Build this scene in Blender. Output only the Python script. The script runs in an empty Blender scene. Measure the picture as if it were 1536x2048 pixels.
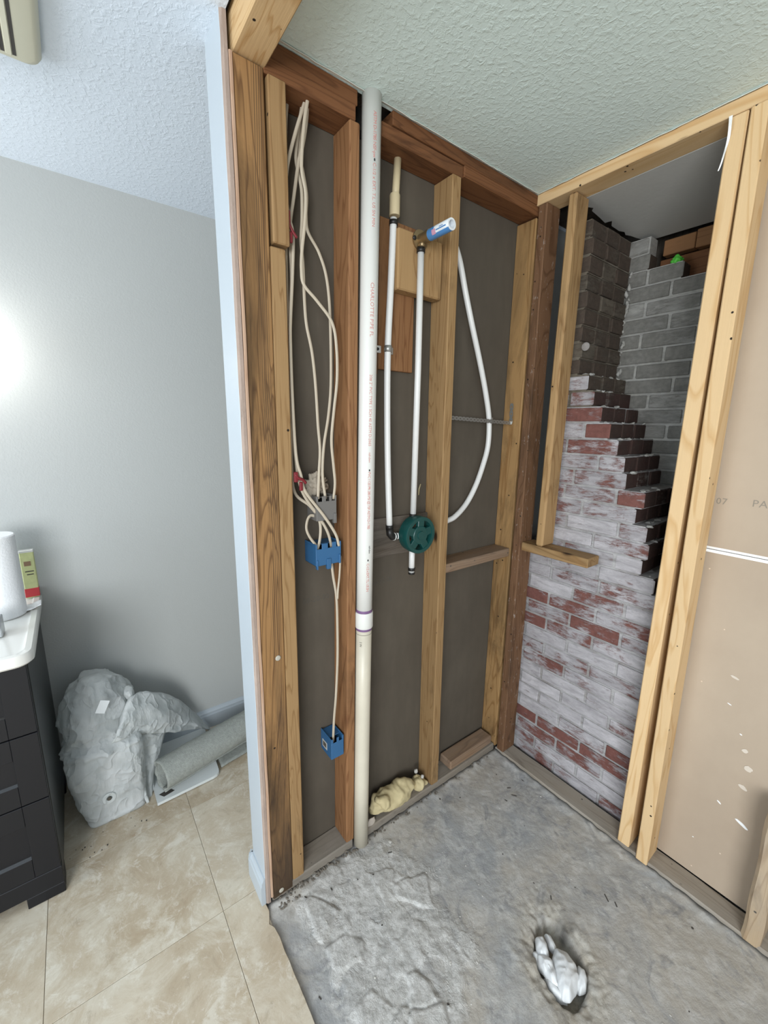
import bpy, bmesh, math, random
from mathutils import Vector, Matrix, noise
random.seed(7)
C = bpy.context.scene.collection
sc = bpy.context.scene

# ------------------------------------------------------------------ camera
FPX = 826.034
CAM = Vector((1.08222, -1.52568, 1.567))
RT = Vector((0.59912946, 0.80051508, 0.014815)).normalized()
FW = Vector((-0.78249874, 0.58936288, -0.20086593)).normalized()
DN = FW.cross(RT).normalized()
RT = DN.cross(FW).normalized()
cd = bpy.data.cameras.new('camera'); cam = bpy.data.objects.new('camera', cd); C.objects.link(cam)
cd.sensor_fit = 'VERTICAL'; cd.sensor_height = 36.0; cd.sensor_width = 27.0
cd.lens = FPX / 2048 * 36.0
cd.clip_start = 0.02
M = Matrix((RT, -DN, -FW)).transposed().to_4x4(); M.translation = CAM
cam.matrix_world = M
sc.camera = cam

# ------------------------------------------------------------------ world, light, exposure
w = bpy.data.worlds.new('daylight'); sc.world = w; w.use_nodes = True
bg = w.node_tree.nodes['Background']; bg.inputs[0].default_value = (0.80, 0.90, 1.0, 1); bg.inputs[1].default_value = 0.42
def area(name, loc, to, sx, sy, power, col):
    l = bpy.data.lights.new(name, 'AREA'); l.shape = 'RECTANGLE'; l.size = sx; l.size_y = sy; l.energy = power; l.color = col
    o = bpy.data.objects.new(name, l); C.objects.link(o); o.location = loc
    o.rotation_euler = (Vector(to) - Vector(loc)).to_track_quat('-Z', 'Y').to_euler()
    return o
area('window_daylight', (2.7, -3.3, 1.55), (0.1, -0.3, 1.0), 1.7, 1.5, 92, (0.93, 0.97, 1.0))
area('bath_window_daylight', (-0.35, -4.2, 1.5), (-0.6, -1.0, 1.2), 1.2, 1.4, 38, (0.80, 0.91, 1.0))
sc.view_settings.view_transform = 'Standard'; sc.view_settings.look = 'None'
sc.view_settings.exposure = 0.42; sc.view_settings.gamma = 1.0; sc.view_settings.use_curve_mapping = False

# ------------------------------------------------------------------ rays through the lens to real planes
def ray(px, py):
    return RT * ((px - 768) / FPX) + DN * ((py - 1024) / FPX) + FW
def onX(px, py, x):
    d = ray(px, py); return CAM + d * ((x - CAM.x) / d.x)
def onY(px, py, y):
    d = ray(px, py); return CAM + d * ((y - CAM.y) / d.y)
def onZ(px, py, z):
    d = ray(px, py); return CAM + d * ((z - CAM.z) / d.z)

# ------------------------------------------------------------------ materials
class NT:
    def __init__(s, name):
        s.m = bpy.data.materials.new(name); s.m.use_nodes = True; s.t = s.m.node_tree
        s.b = s.t.nodes['Principled BSDF']; s.out = s.t.nodes['Material Output']
    def n(s, typ, ins=None, **kw):
        x = s.t.nodes.new(typ)
        for k, v in kw.items(): setattr(x, k, v)
        for k, v in (ins or {}).items():
            if hasattr(v, 'is_output'): s.t.links.new(v, x.inputs[k])
            else: x.inputs[k].default_value = v
        return x
    def set(s, k, v):
        if hasattr(v, 'is_output'): s.t.links.new(v, s.b.inputs[k])
        else: s.b.inputs[k].default_value = v
    def coord(s, scale=(1, 1, 1), which='Object', rnd=True):
        tc = s.n('ShaderNodeTexCoord')
        mp = s.n('ShaderNodeMapping', {'Vector': tc.outputs[which], 'Scale': scale})
        if rnd:
            oi = s.n('ShaderNodeObjectInfo')
            mu = s.n('ShaderNodeMath', {0: oi.outputs['Random'], 1: 37.0}, operation='MULTIPLY')
            s.t.links.new(mu.outputs[0], mp.inputs['Location'])
        return mp.outputs[0]
    def noise(s, vec, scale, detail=3, rough=.55, dist=0):
        return s.n('ShaderNodeTexNoise', {'Vector': vec, 'Scale': scale, 'Detail': detail, 'Roughness': rough, 'Distortion': dist}).outputs['Fac']
    def ramp(s, fac, stops):
        r = s.n('ShaderNodeValToRGB', {'Fac': fac}); e = r.color_ramp.elements
        while len(e) < len(stops): e.new(.5)
        for el, (p, c) in zip(e, stops):
            el.position = p; el.color = c if len(c) == 4 else (*c, 1)
        return r.outputs['Color']
    def mix(s, fac, a, b, mode='MIX'):
        x = s.n('ShaderNodeMix', data_type='RGBA', blend_type=mode)
        for i, v in ((0, fac), (6, a), (7, b)):
            if hasattr(v, 'is_output'): s.t.links.new(v, x.inputs[i])
            else: x.inputs[i].default_value = (*v, 1) if isinstance(v, tuple) and len(v) == 3 else v
        return x.outputs[2]
    def math(s, op, a, b=0.0):
        return s.n('ShaderNodeMath', {0: a, 1: b}, operation=op).outputs[0]
    def bump(s, h, strength=.3, dist=.005):
        x = s.n('ShaderNodeBump', {'Height': h, 'Strength': strength, 'Distance': dist})
        s.t.links.new(x.outputs[0], s.b.inputs['Normal'])
BW = lambda lo, hi: [(lo, (0, 0, 0)), (hi, (1, 1, 1))]

def plain(name, col, rough=.5, metal=0.0, bump=0, bscale=200, var=0.0, vscale=8, spec=.5):
    t = NT(name); t.set('Roughness', rough); t.set('Metallic', metal); t.set('Specular IOR Level', spec)
    if var or bump: v = t.coord()
    if var:
        f = t.noise(v, vscale, 5)
        t.set('Base Color', t.mix(f, tuple(c * (1 - var) for c in col), tuple(min(1, c * (1 + var)) for c in col)))
    else: t.set('Base Color', (*col, 1))
    if bump: t.bump(t.noise(v, bscale, 3), bump, .003)
    return t.m

def wood(name, a, b, stain=0.0, knots=.5, rings=14, staincol=(.02, .013, .008), grey=0.0, grain=.35, foot=None, paint=0.0):
    """board running along its own local Z: rings and fibres drawn out along the length, knots, weather stains"""
    t = NT(name); t.set('Roughness', .72); t.set('Specular IOR Level', .25)
    v = t.coord((1, 1, .10)); vf = t.coord((1, 1, .02)); vk = t.coord((1, 1, .45)); vs = t.coord((1, 1, .25))
    n1 = t.noise(v, 9, 3, .5, .6)
    f = t.math('FRACT', t.math('MULTIPLY', n1, rings))
    ringc = t.ramp(f, [(0, b), (.12, a), (.75, a), (1, b)])
    fib = t.noise(vf, 320, 4, .6)
    c = t.mix(t.math('MULTIPLY', fib, grain), ringc, tuple(x * .62 for x in b))
    broad = t.noise(v, 3.5, 2)
    c = t.mix(t.math('MULTIPLY', t.math('SUBTRACT', broad, .35), .9), c, tuple(x * .55 for x in a))
    if knots:
        vo = t.n('ShaderNodeTexVoronoi', {'Vector': vk, 'Scale': 11.0, 'Randomness': 1.0})
        k = t.ramp(vo.outputs['Distance'], [(.03 + .05 * knots, (1, 1, 1)), (.10 + .08 * knots, (0, 0, 0))])
        kk = t.math('MULTIPLY', k, t.ramp(t.n('ShaderNodeSeparateColor', {0: vo.outputs['Color']}).outputs[0], [(.62, (0, 0, 0)), (.64, (1, 1, 1))]))
        c = t.mix(kk, c, (.045, .022, .010))
        vn = t.n('ShaderNodeTexVoronoi', {'Vector': t.coord((1, 1, 1)), 'Scale': 24.0})
        nh = t.math('MULTIPLY', t.ramp(vn.outputs['Distance'], [(.075, (1, 1, 1)), (.10, (0, 0, 0))]),
                    t.ramp(t.n('ShaderNodeSeparateColor', {0: vn.outputs['Color']}).outputs[1], [(.72, (0, 0, 0)), (.74, (1, 1, 1))]))
        c = t.mix(nh, c, (.02, .012, .008))
    if stain:
        st = t.ramp(t.noise(vs, 7, 6, .65, .8), [(.62 - .25 * stain, (0, 0, 0)), (.80 - .12 * stain, (1, 1, 1))])
        c = t.mix(t.math('MULTIPLY', st, min(1, .55 + stain * .4)), c, staincol)
    if foot is not None:      # the tight dark growth rings down one edge of this board
        sy = t.n('ShaderNodeSeparateXYZ', {0: t.coord(rnd=False)})
        yy = t.math('ADD', sy.outputs[1], t.math('MULTIPLY', t.math('SUBTRACT', t.noise(t.coord((1, 1, .25), rnd=False), 5, 2), .5), .05))
        band = t.ramp(t.math('ADD', t.math('MULTIPLY', yy, 10.0), .5), [(.46, (0, 0, 0)), (.56, (1, 1, 1)), (.74, (1, 1, 1)), (.84, (0, 0, 0))])
        lines = t.ramp(t.math('FRACT', t.math('MULTIPLY', yy, 190.0)), [(.0, (1, 1, 1)), (.30, (1, 1, 1)), (.48, (0, 0, 0)), (.9, (0, 0, 0))])
        c = t.mix(t.math('MULTIPLY', t.math('MULTIPLY', band, lines), .8), c, (.085, .052, .028))
    if foot is not None:      # water drawn up from the floor has blackened the bottom of the board
        sx = t.n('ShaderNodeSeparateXYZ', {0: t.coord(rnd=False)})
        z = t.math('ADD', sx.outputs[2], t.math('MULTIPLY', t.math('SUBTRACT', t.noise(t.coord((1, 1, .12)), 22, 5, .7), .5), 1.5))
        c = t.mix(t.math('MULTIPLY', t.ramp(t.math('MULTIPLY', t.math('SUBTRACT', foot + .55, z), 1.0), BW(.25, .95)), .85), c, (.045, .03, .02))
    if paint: c = t.mix(t.math('MULTIPLY', t.ramp(t.noise(t.coord((1, 1, .4)), 75, 6, .75), BW(.60, .68)), paint), c, (.50, .46, .42))
    if grey: c = t.mix(t.math('MULTIPLY', t.ramp(t.noise(vs, 11, 5), BW(.3, .65)), grey), c, (.33, .30, .26))
    oi = t.n('ShaderNodeObjectInfo')
    hv = t.n('ShaderNodeHueSaturation', {'Color': c, 'Value': t.math('ADD', t.math('MULTIPLY', oi.outputs['Random'], .22), .89), 'Saturation': 1.0})
    t.set('Base Color', hv.outputs[0])
    t.bump(t.math('ADD', fib, t.math('MULTIPLY', f, .4)), .35, .0012)
    return t.m

MW = {}
MW['pine'] = wood('pine', (.40, .25, .115), (.27, .15, .06), .2, .6)
MW['pine_pale'] = wood('pine_pale', (.74, .52, .285), (.62, .385, .175), 0, .5, 9, grain=.22)
MW['pine_old'] = wood('pine_old', (.31, .155, .068), (.195, .085, .034), .25, .7)
MW['pine_header'] = wood('pine_header', (.60, .41, .215), (.46, .275, .115), .12, .4)
MW['pine_dark'] = wood('pine_dark', (.205, .088, .036), (.125, .05, .02), .35, .6)
MW['pine_stained'] = wood('pine_stained', (.375, .225, .095), (.24, .125, .045), .6, .6, 11)
MW['pine_water'] = wood('pine_water', (.37, .205, .082), (.135, .066, .026), .68, .5, 15, grain=.5, foot=-.75)
MW['pine_dirty'] = wood('pine_dirty', (.235, .125, .062), (.14, .066, .03), .5, .5, grey=.25)
MW['pine_splashed'] = wood('pine_splashed', (.19, .10, .052), (.115, .055, .026), .45, .5, paint=.5)
MW['pine_block'] = wood('pine_block', (.27, .165, .092), (.175, .095, .05), .3, .4, grey=.3)
MW['pine_grey'] = wood('pine_grey', (.30, .255, .20), (.20, .16, .12), .35, .3, 12, grey=.6)
MW['pine_stump'] = wood('pine_stump', (.52, .38, .235), (.36, .235, .125), .35, .4, 16, grey=.5)
MW['pine_salmon'] = wood('pine_salmon', (.58, .39, .27), (.50, .31, .20), 0, 0)
MW['weathered'] = wood('weathered', (.12, .095, .072), (.055, .04, .028), .5, .3, 22, grey=.25)

def knock(name, col, strength=.7):
    t = NT(name); t.set('Roughness', .62); t.set('Specular IOR Level', .35); t.set('Base Color', (*col, 1))
    v = t.coord(rnd=False)
    a = t.ramp(t.noise(v, 70, 4, .55, .5), BW(.47, .68))
    b = t.noise(v, 190, 3)
    t.bump(t.math('ADD', a, t.math('MULTIPLY', b, .45)), strength, .0022)
    return t.m
m_ceil_shower = knock('ceiling_green_cast', (.70, .81, .775), .45)  # greenish cast of the dimmer shower light put into the ceiling colour
m_ceil_bath = knock('ceiling_blue_cast', (.69, .755, .835), .36)  # bluish cast of the daylight put into the ceiling colour
m_wall_grey = plain('grey_wall_paint', (.42, .43, .415), .45, bump=.18, bscale=170)
m_white_paint = plain('white_trim_paint', (.42, .465, .50), .38, bump=.05, bscale=60)
m_gypedge = plain('drywall_cut_edge', (.33, .255, .21), .9, bump=.5, bscale=120, var=.25, vscale=14)
m_gyps = plain('white_gypsum', (.88, .88, .86), .9)

def board_back(name, c1, c2, stain, sc_=3.0):
    t = NT(name); t.set('Roughness', .88); t.set('Specular IOR Level', .2)
    v = t.coord(rnd=False); vv = t.coord((1, 1, .25), rnd=False)
    c = t.mix(t.ramp(t.noise(v, sc_, 5, .6), BW(.3, .7)), c1, c2)
    c = t.mix(t.math('MULTIPLY', t.ramp(t.noise(vv, 26, 4), BW(.35, .75)), stain), c, tuple(x * .62 for x in c1))
    sp = t.n('ShaderNodeTexVoronoi', {'Vector': v, 'Scale': 30.0})
    k = t.math('MULTIPLY', t.ramp(sp.outputs['Distance'], [(.05, (1, 1, 1)), (.08, (0, 0, 0))]),
               t.ramp(t.n('ShaderNodeSeparateColor', {0: sp.outputs['Color']}).outputs[0], [(.86, (0, 0, 0)), (.88, (1, 1, 1))]))
    c = t.mix(t.math('MULTIPLY', k, .6), c, tuple(min(1, x * 2.0 + .05) for x in c2))
    t.set('Base Color', c); t.bump(t.noise(v, 90, 4), .12, .002)
    return t.m
m_board = board_back('taupe_board', (.112, .094, .072), (.088, .073, .056), .35)
m_paper = board_back('brown_drywall_paper', (.455, .365, .275), (.40, .315, .235), .06, 2.2)

def concrete():
    t = NT('concrete_slab'); t.set('Roughness', .86); t.set('Specular IOR Level', .3)
    v = t.coord(rnd=False); vd = t.coord((1, 1, 1), rnd=False)
    big = t.noise(v, 3.2, 6, .62, .5); mid = t.noise(v, 17, 7, .68, .8); fine = t.noise(v, 150, 5, .65)
    c = t.mix(t.ramp(big, BW(.40, .60)), (.335, .338, .335), (.43, .395, .345))
    c = t.mix(t.math('MULTIPLY', t.ramp(mid, BW(.47, .66)), .62), c, (.60, .585, .555))
    c = t.mix(t.math('MULTIPLY', t.ramp(t.noise(v, 8, 8, .72, 1.4), BW(.53, .66)), .7), c, (.20, .205, .215))
    sp = t.n('ShaderNodeTexVoronoi', {'Vector': t.coord((1, 1.8, 1), rnd=False), 'Scale': 21.0})
    sm = t.math('MULTIPLY', t.ramp(t.math('ADD', sp.outputs['Distance'], t.math('MULTIPLY', t.noise(v, 60, 3), .25)), [(.25, (1, 1, 1)), (.42, (0, 0, 0))]),
                t.ramp(t.n('ShaderNodeSeparateColor', {0: sp.outputs['Color']}).outputs[0], [(.68, (0, 0, 0)), (.72, (1, 1, 1))]))
    c = t.mix(t.math('MULTIPLY', sm, .5), c, (.20, .20, .20))
    at = t.n('ShaderNodeAttribute', attribute_name='patch')
    sepp = t.n('ShaderNodeSeparateColor', {0: at.outputs['Color']})
    ch_ = t.noise(v, 30, 9, .80, .15)
    pl = t.mix(t.ramp(ch_, BW(.36, .64)), (.40, .385, .355), (.84, .825, .79))
    edge = t.ramp(t.math('ADD', sepp.outputs[0], t.math('MULTIPLY', t.math('SUBTRACT', mid, .5), 1.1)), BW(.22, .72))
    c = t.mix(t.math('MULTIPLY', edge, .80), c, pl)
    c = t.mix(sepp.outputs[1], c, t.mix(t.ramp(ch_, BW(.35, .65)), (.30, .245, .17), (.72, .665, .56)))
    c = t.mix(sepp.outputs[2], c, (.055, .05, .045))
    c = t.mix(t.math('MULTIPLY', fine, .22), c, (.24, .235, .22))
    t.set('Base Color', c)
    chalk = t.math('MULTIPLY', t.math('ADD', ch_, t.math('MULTIPLY', t.noise(v, 90, 6, .7, 0), .5)), t.math('ADD', t.math('MULTIPLY', t.math('MAXIMUM', edge, sepp.outputs[1]), 1.5), .45))
    t.bump(t.math('ADD', chalk, t.math('MULTIPLY', fine, .3)), .6, .007)
    return t.m
m_concrete = concrete()

def tile_mat():
    t = NT('travertine_tile'); t.set('Roughness', .42); t.set('Specular IOR Level', .45)
    v = t.coord()
    a = t.noise(v, 2.4, 8, .6, .3); b = t.noise(v, 6.5, 10, .78, .5); d = t.noise(v, 40, 7, .75, .2); e = t.noise(v, 15, 9, .78, .6)
    c = t.mix(t.ramp(a, BW(.38, .62)), (.42, .335, .23), (.53, .455, .345))
    c = t.mix(t.math('MULTIPLY', t.ramp(b, BW(.47, .60)), .7), c, (.61, .555, .45))
    c = t.mix(t.math('MULTIPLY', t.ramp(b, [(.36, (1, 1, 1)), (.45, (0, 0, 0))]), .45), c, (.37, .275, .18))
    c = t.mix(t.math('MULTIPLY', t.ramp(e, BW(.53, .62)), .55), c, (.69, .65, .56))
    c = t.mix(t.math('MULTIPLY', t.ramp(e, [(.33, (1, 1, 1)), (.43, (0, 0, 0))]), .5), c, (.33, .26, .18))
    c = t.mix(t.math('MULTIPLY', t.ramp(d, BW(.58, .72)), .5), c, (.72, .68, .60))
    t.set('Base Color', c); t.bump(e, .10, .002)
    return t.m
m_tile = tile_mat()
m_grout = plain('sand_grout', (.42, .36, .275), .95)

def brick_mat(name, red, wash, amount, vary=.30, dark=0.0):
    """clay carrying what is left of an old limewash; the wash runs on over bricks and joints alike; `amount` = share still white"""
    t = NT(name); t.set('Roughness', .9); t.set('Specular IOR Level', .2)
    v = t.coord(rnd=False); vs = t.coord((.4, .4, 1.5), rnd=False)
    oi = t.n('ShaderNodeObjectInfo').outputs['Random']
    r = t.mix(t.noise(v, 60, 4), tuple(x * .55 for x in red), tuple(min(1, x * 1.4) for x in red))
    n = t.math('ADD', t.math('MULTIPLY', t.noise(vs, 38, 9, .80, .4), .62), t.math('MULTIPLY', t.noise(v, 8, 3), .38))
    n = t.math('ADD', n, t.math('MULTIPLY', t.math('SUBTRACT', oi, .5), vary))
    c0 = .70 - .40 * amount
    k = t.ramp(n, BW(c0 - .035, c0 + .055))
    wn_ = t.ramp(t.noise(vs, 24, 8, .75, .5), BW(.30, .66))
    wv = t.mix(wn_, tuple(x * .52 for x in wash), wash)
    wv = t.mix(t.math('MULTIPLY', t.ramp(t.noise(t.coord((.25, .25, 1.6), rnd=False), 70, 4, .7), [(.30, (1, 1, 1)), (.38, (0, 0, 0))]), .7), wv, (.13, .10, .09))
    wv = t.n('ShaderNodeHueSaturation', {'Color': wv, 'Value': t.math('ADD', t.math('MULTIPLY', oi, .30), .80)}).outputs[0]
    c = t.mix(t.math('MULTIPLY', k, .93), r, wv)
    if dark: c = t.mix(t.math('MULTIPLY', t.ramp(t.noise(v, 14, 5), BW(.3, .7)), dark), c, (.05, .044, .037))
    t.set('Base Color', c)
    t.bump(t.math('ADD', t.noise(v, 110, 6, .75), t.math('ADD', t.math('MULTIPLY', k, .4), t.math('MULTIPLY', wn_, .5))), .7, .0035)
    return t.m
RED = (.175, .075, .062); WASH = (.54, .52, .535)
mb_heavy = brick_mat('brick_limewashed', RED, WASH, .80, .20)
mb_mid = brick_mat('brick_half_limewashed', RED, WASH, .56, .16)
mb_light = brick_mat('brick_worn_red', RED, WASH, .38, .12)
mb_raw = brick_mat('brick_raw_sooty', (.060, .031, .026), (.24, .22, .195), .20, .2, dark=.5)
mb_grey = brick_mat('brick_grey', (.22, .212, .192), (.37, .36, .335), .42, .25, dark=.25)
mb_soot = brick_mat('brick_sooted', (.080, .058, .044), (.155, .13, .10), .36, .3, dark=.45)
mb_black = brick_mat('brick_burnt', (.02, .02, .02), (.25, .25, .24), .15, .1)
m_mortar_w = brick_mat('mortar_limewashed', (.30, .275, .26), (.50, .485, .48), .62, 0)
m_mortar_g = brick_mat('mortar_grey', (.42, .405, .37), (.58, .565, .53), .6, 0)
m_mortar_d = brick_mat('mortar_sooted', (.135, .112, .085), (.25, .22, .175), .5, 0)

m_pvc = plain('pvc_white', (.68, .675, .635), .30, var=.03)
m_pvc_old = plain('pvc_aged', (.60, .55, .44), .38, var=.10, vscale=14)
m_cpvc = plain('pipe_white', (.72, .715, .69), .34)
m_tan = plain('cpvc_tan', (.58, .48, .30), .4)
m_purple = plain('primer_purple', (.17, .09, .20), .5)
m_redink = plain('red_ink', (.55, .23, .20), .6)
m_blackink = plain('black_ink', (.03, .03, .03), .6)
m_greyink = plain('faded_ink', (.085, .075, .06), .9)
m_palegreyink = plain('pale_grey_ink', (.25, .215, .17), .9)
m_crimp = plain('black_crimp_ring', (.012, .011, .010), .45)
m_steel = plain('galvanised_steel', (.42, .42, .40), .42, .75)
m_brass = plain('tarnished_brass', (.30, .22, .12), .4, .8, var=.3)
m_white_metal = plain('pale_metal', (.75, .74, .70), .3, .3)
m_green = plain('dark_green_plastic', (.005, .055, .050), .38)
m_bluelabel = plain('blue_label', (.07, .21, .45), .35)
m_whitelabel = plain('white_label', (.72, .75, .76), .3)
m_pinklabel = plain('pink_label', (.55, .28, .38), .4)
m_cable = plain('cable_jacket', (.50, .43, .33), .5)
m_bluebox = plain('blue_box_plastic', (.030, .115, .25), .42)
m_greybox = plain('grey_box_plastic', (.155, .147, .137), .55)
m_red = plain('red_staple', (.19, .014, .02), .5)
m_crumple = plain('crumpled_paper', (.36, .31, .245), .9, bump=.3, bscale=60)
m_foam = plain('yellow_foam', (.55, .46, .26), .8, bump=.3, bscale=45, var=.18, vscale=30)
m_greenfoam = plain('green_sealant', (.10, .55, .06), .6, bump=.4)
m_rag = plain('white_film', (.66, .67, .67), .42, bump=.5, bscale=40, var=.05)
m_dark = plain('void_shade_black', (.01, .008, .007), .95)  # black standing in for shade in the notch, box interiors and pipe bore
m_dirt = plain('dark_dirt', (.055, .048, .042), .95)
m_vanity = plain('black_lacquer', (.008, .008, .010), .45, spec=.35)
m_vanity_side = plain('black_lacquer_reflection', (.020, .022, .022), .33)  # greyer copy of the lacquer, with the side panel's reflection in its colour
m_top = plain('cultured_marble', (.80, .775, .72), .2)
m_towel = plain('paper_towel', (.86, .86, .86), .95, bump=.4, bscale=150)
m_core = plain('cardboard', (.24, .18, .14), .9)
m_carton = plain('pale_green_carton', (.60, .62, .30), .5, var=.25, vscale=40)
m_cartonred = plain('red_print', (.62, .05, .06), .5)
m_cartonpic = plain('brown_print', (.28, .17, .10), .5)
m_silver = plain('silver_box', (.40, .42, .43), .3, .4)
m_carpet = plain('grey_carpet', (.33, .345, .315), 1.0, bump=.9, bscale=260, var=.3, vscale=90)
m_whiteboard = plain('white_plastic', (.66, .69, .68), .35)
m_almond = plain('almond_plastic', (.62, .60, .47), .45)
m_darkslot = plain('slot_shadow', (.05, .045, .04), .8)
m_bulb = NT('bulb'); m_bulb.set('Base Color', (1, 1, 1, 1)); m_bulb.set('Emission Color', (1.0, .97, .93, 1)); m_bulb.set('Emission Strength', 24.0); m_bulb = m_bulb.m

def wrap_mat():
    t = NT('foam_wrap_film'); t.set('Roughness', .55); t.set('Specular IOR Level', .35)
    v = t.coord(rnd=False)
    t.set('Base Color', t.mix(t.ramp(t.noise(v, 14, 4), BW(.35, .65)), (.66, .69, .68), (.84, .86, .85)))
    rdg = lambda sc_: t.math('POWER', t.math('SUBTRACT', 1.0, t.math('ABSOLUTE', t.math('SUBTRACT', t.math('MULTIPLY', t.noise(v, sc_, 2, .4, .3), 2.0), 1.0))), 9.0)
    t.bump(t.math('ADD', t.math('ADD', rdg(7), t.math('MULTIPLY', rdg(16), .6)), t.math('MULTIPLY', t.noise(t.coord((3, 3, .6), rnd=False), 45, 4), .35)), .5, .012)
    tr = t.n('ShaderNodeBsdfTranslucent', {'Color': (.80, .84, .83, 1)})
    tp = t.n('ShaderNodeBsdfTransparent', {'Color': (.93, .95, .95, 1)})
    m1 = t.n('ShaderNodeMixShader', {0: .30, 1: t.b.outputs[0], 2: tr.outputs[0]})
    m2 = t.n('ShaderNodeMixShader', {0: .13, 1: m1.outputs[0], 2: tp.outputs[0]})
    t.t.links.new(m2.outputs[0], t.out.inputs[0])
    return t.m
m_wrap = wrap_mat()

# ------------------------------------------------------------------ object helpers
WM = {}
def link(o, parent=None, M=None):
    C.objects.link(o)
    M = M or Matrix.Identity(4)
    o.matrix_basis = M; WM[o.name] = M
    if parent is not None:
        o.parent = parent; o.matrix_parent_inverse = WM[parent.name].inverted()
    return o
def tag(o, label=None, cat=None, group=None, kind=None):
    for k, v in (('label', label), ('category', cat), ('group', group), ('kind', kind)):
        if v: o[k] = v
    return o
def thing(name, label, cat, loc=(0, 0, 0), group=None):
    return tag(link(bpy.data.objects.new(name, None), None, Matrix.Translation(loc)), label, cat, group)
def structure(name, loc=(0, 0, 0)):
    return tag(link(bpy.data.objects.new(name, None), None, Matrix.Translation(loc)), kind='structure')
def mesh_obj(name, bm, mats, parent=None, M=None, smooth=False):
    me = bpy.data.meshes.new(name); bm.to_mesh(me); bm.free()
    for m in (mats if isinstance(mats, (list, tuple)) else [mats]): me.materials.append(m)
    if smooth: me.shade_smooth()
    return link(bpy.data.objects.new(name, me), parent, M)
def smooth_angle(o, deg=35):
    me = o.data
    me.shade_smooth()
    bm = bmesh.new(); bm.from_mesh(me)
    for e in bm.edges:
        e.smooth = not (len(e.link_faces) == 2 and e.calc_face_angle(0) > math.radians(deg))
    bm.to_mesh(me); bm.free()
    return o
def add_box(bm, lo, hi, bev=0.0, mi=0, seg=1):
    cx = [(a + b) / 2 for a, b in zip(lo, hi)]; d = [max(abs(b - a), 1e-5) for a, b in zip(lo, hi)]
    r = bmesh.ops.create_cube(bm, size=1, matrix=Matrix.Translation(cx) @ Matrix.Diagonal((*d, 1)))
    fs = {f for v in r['verts'] for f in v.link_faces}
    for f in fs: f.material_index = mi
    if bev:
        es = list({e for v in r['verts'] for e in v.link_edges})
        b = min(bev, min(d) * .45)
        bmesh.ops.bevel(bm, geom=es, offset=b, segments=seg, affect='EDGES', profile=.5, clamp_overlap=True)
    return bm
def box(name, lo, hi, mat, parent=None, bev=.002, seg=1):
    return mesh_obj(name, add_box(bmesh.new(), lo, hi, bev, 0, seg), mat, parent)
ROT = {'z': Matrix.Identity(4), 'x': Matrix(((0, 0, 1, 0), (1, 0, 0, 0), (0, 1, 0, 0), (0, 0, 0, 1))), 'y': Matrix(((0, 1, 0, 0), (0, 0, 1, 0), (1, 0, 0, 0), (0, 0, 0, 1)))}
def board(name, lo, hi, axis, mat, parent, bev=.0025, shear=(0, 0), rough=.0):
    """a timber, its mesh lying along local Z so that the grain follows the length; shear = lean of the far end"""
    R = ROT[axis]; c = Vector([(a + b) / 2 for a, b in zip(lo, hi)]); d = Vector([abs(b - a) for a, b in zip(lo, hi)])
    ld = R.to_3x3().transposed() @ d; ld = Vector([abs(x) for x in ld])
    bm = bmesh.new(); add_box(bm, (-ld.x / 2, -ld.y / 2, -ld.z / 2), (ld.x / 2, ld.y / 2, ld.z / 2), bev)
    if rough or any(shear):
        if rough:
            n = max(2, int(ld.z / .05))
            es = [e for e in bm.edges if abs(e.verts[0].co.z - e.verts[1].co.z) > ld.z * .8]
            bmesh.ops.subdivide_edges(bm, edges=es, cuts=n, use_grid_fill=True)
        s = random.random() * 50
        for v in bm.verts:
            t = v.co.z / ld.z
            v.co.x += shear[0] * t; v.co.y += shear[1] * t
            if rough:
                p = v.co * 6 + Vector((s, s, 0)); v.co.x += rough * noise.noise(p); v.co.y += rough * noise.noise(p + Vector((9, 3, 1)))
    return mesh_obj(name, bm, mat, parent, Matrix.Translation(c) @ R)
def spline(pts, n=8):
    P = [Vector(p) for p in pts]; out = []
    P = [P[0] * 2 - P[1]] + P + [P[-1] * 2 - P[-2]]
    for i in range(1, len(P) - 2):
        a, b, c, d = P[i - 1:i + 3]
        for k in range(n):
            t = k / n
            out.append(.5 * ((2 * b) + (c - a) * t + (2 * a - 5 * b + 4 * c - d) * t * t + (3 * b - a - 3 * c + d) * t ** 3))
    out.append(P[-2]); return out
def add_tube(bm, pts, r, seg=10, caps=True, flat=1.0, mi=0, flat_dir=None):
    pts = [Vector(p) for p in pts]; rs = r if isinstance(r, (list, tuple)) else [r] * len(pts)
    rings = []; up = None
    for i, p in enumerate(pts):
        t = (pts[min(i + 1, len(pts) - 1)] - pts[max(i - 1, 0)]).normalized()
        if up is None: up = t.orthogonal().normalized() if flat_dir is None else (Vector(flat_dir) - t * t.dot(Vector(flat_dir))).normalized()
        up = (up - t * up.dot(t)).normalized(); s = t.cross(up)
        rings.append([bm.verts.new(p + (up * math.cos(a) * flat + s * math.sin(a)) * rs[i]) for a in [2 * math.pi * k / seg for k in range(seg)]])
    for a, b in zip(rings, rings[1:]):
        for k in range(seg):
            f = bm.faces.new((a[k], a[(k + 1) % seg], b[(k + 1) % seg], b[k])); f.material_index = mi; f.smooth = True
    if caps:
        for f in (bm.faces.new(rings[0][::-1]), bm.faces.new(rings[-1])): f.material_index = mi
    return bm
def tube(name, pts, r, mat, parent=None, seg=12, caps=True, flat=1.0, flat_dir=None):
    bm = add_tube(bmesh.new(), pts, r, seg, caps, flat, 0, flat_dir)
    bmesh.ops.recalc_face_normals(bm, faces=bm.faces)
    return mesh_obj(name, bm, mat, parent)
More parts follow.
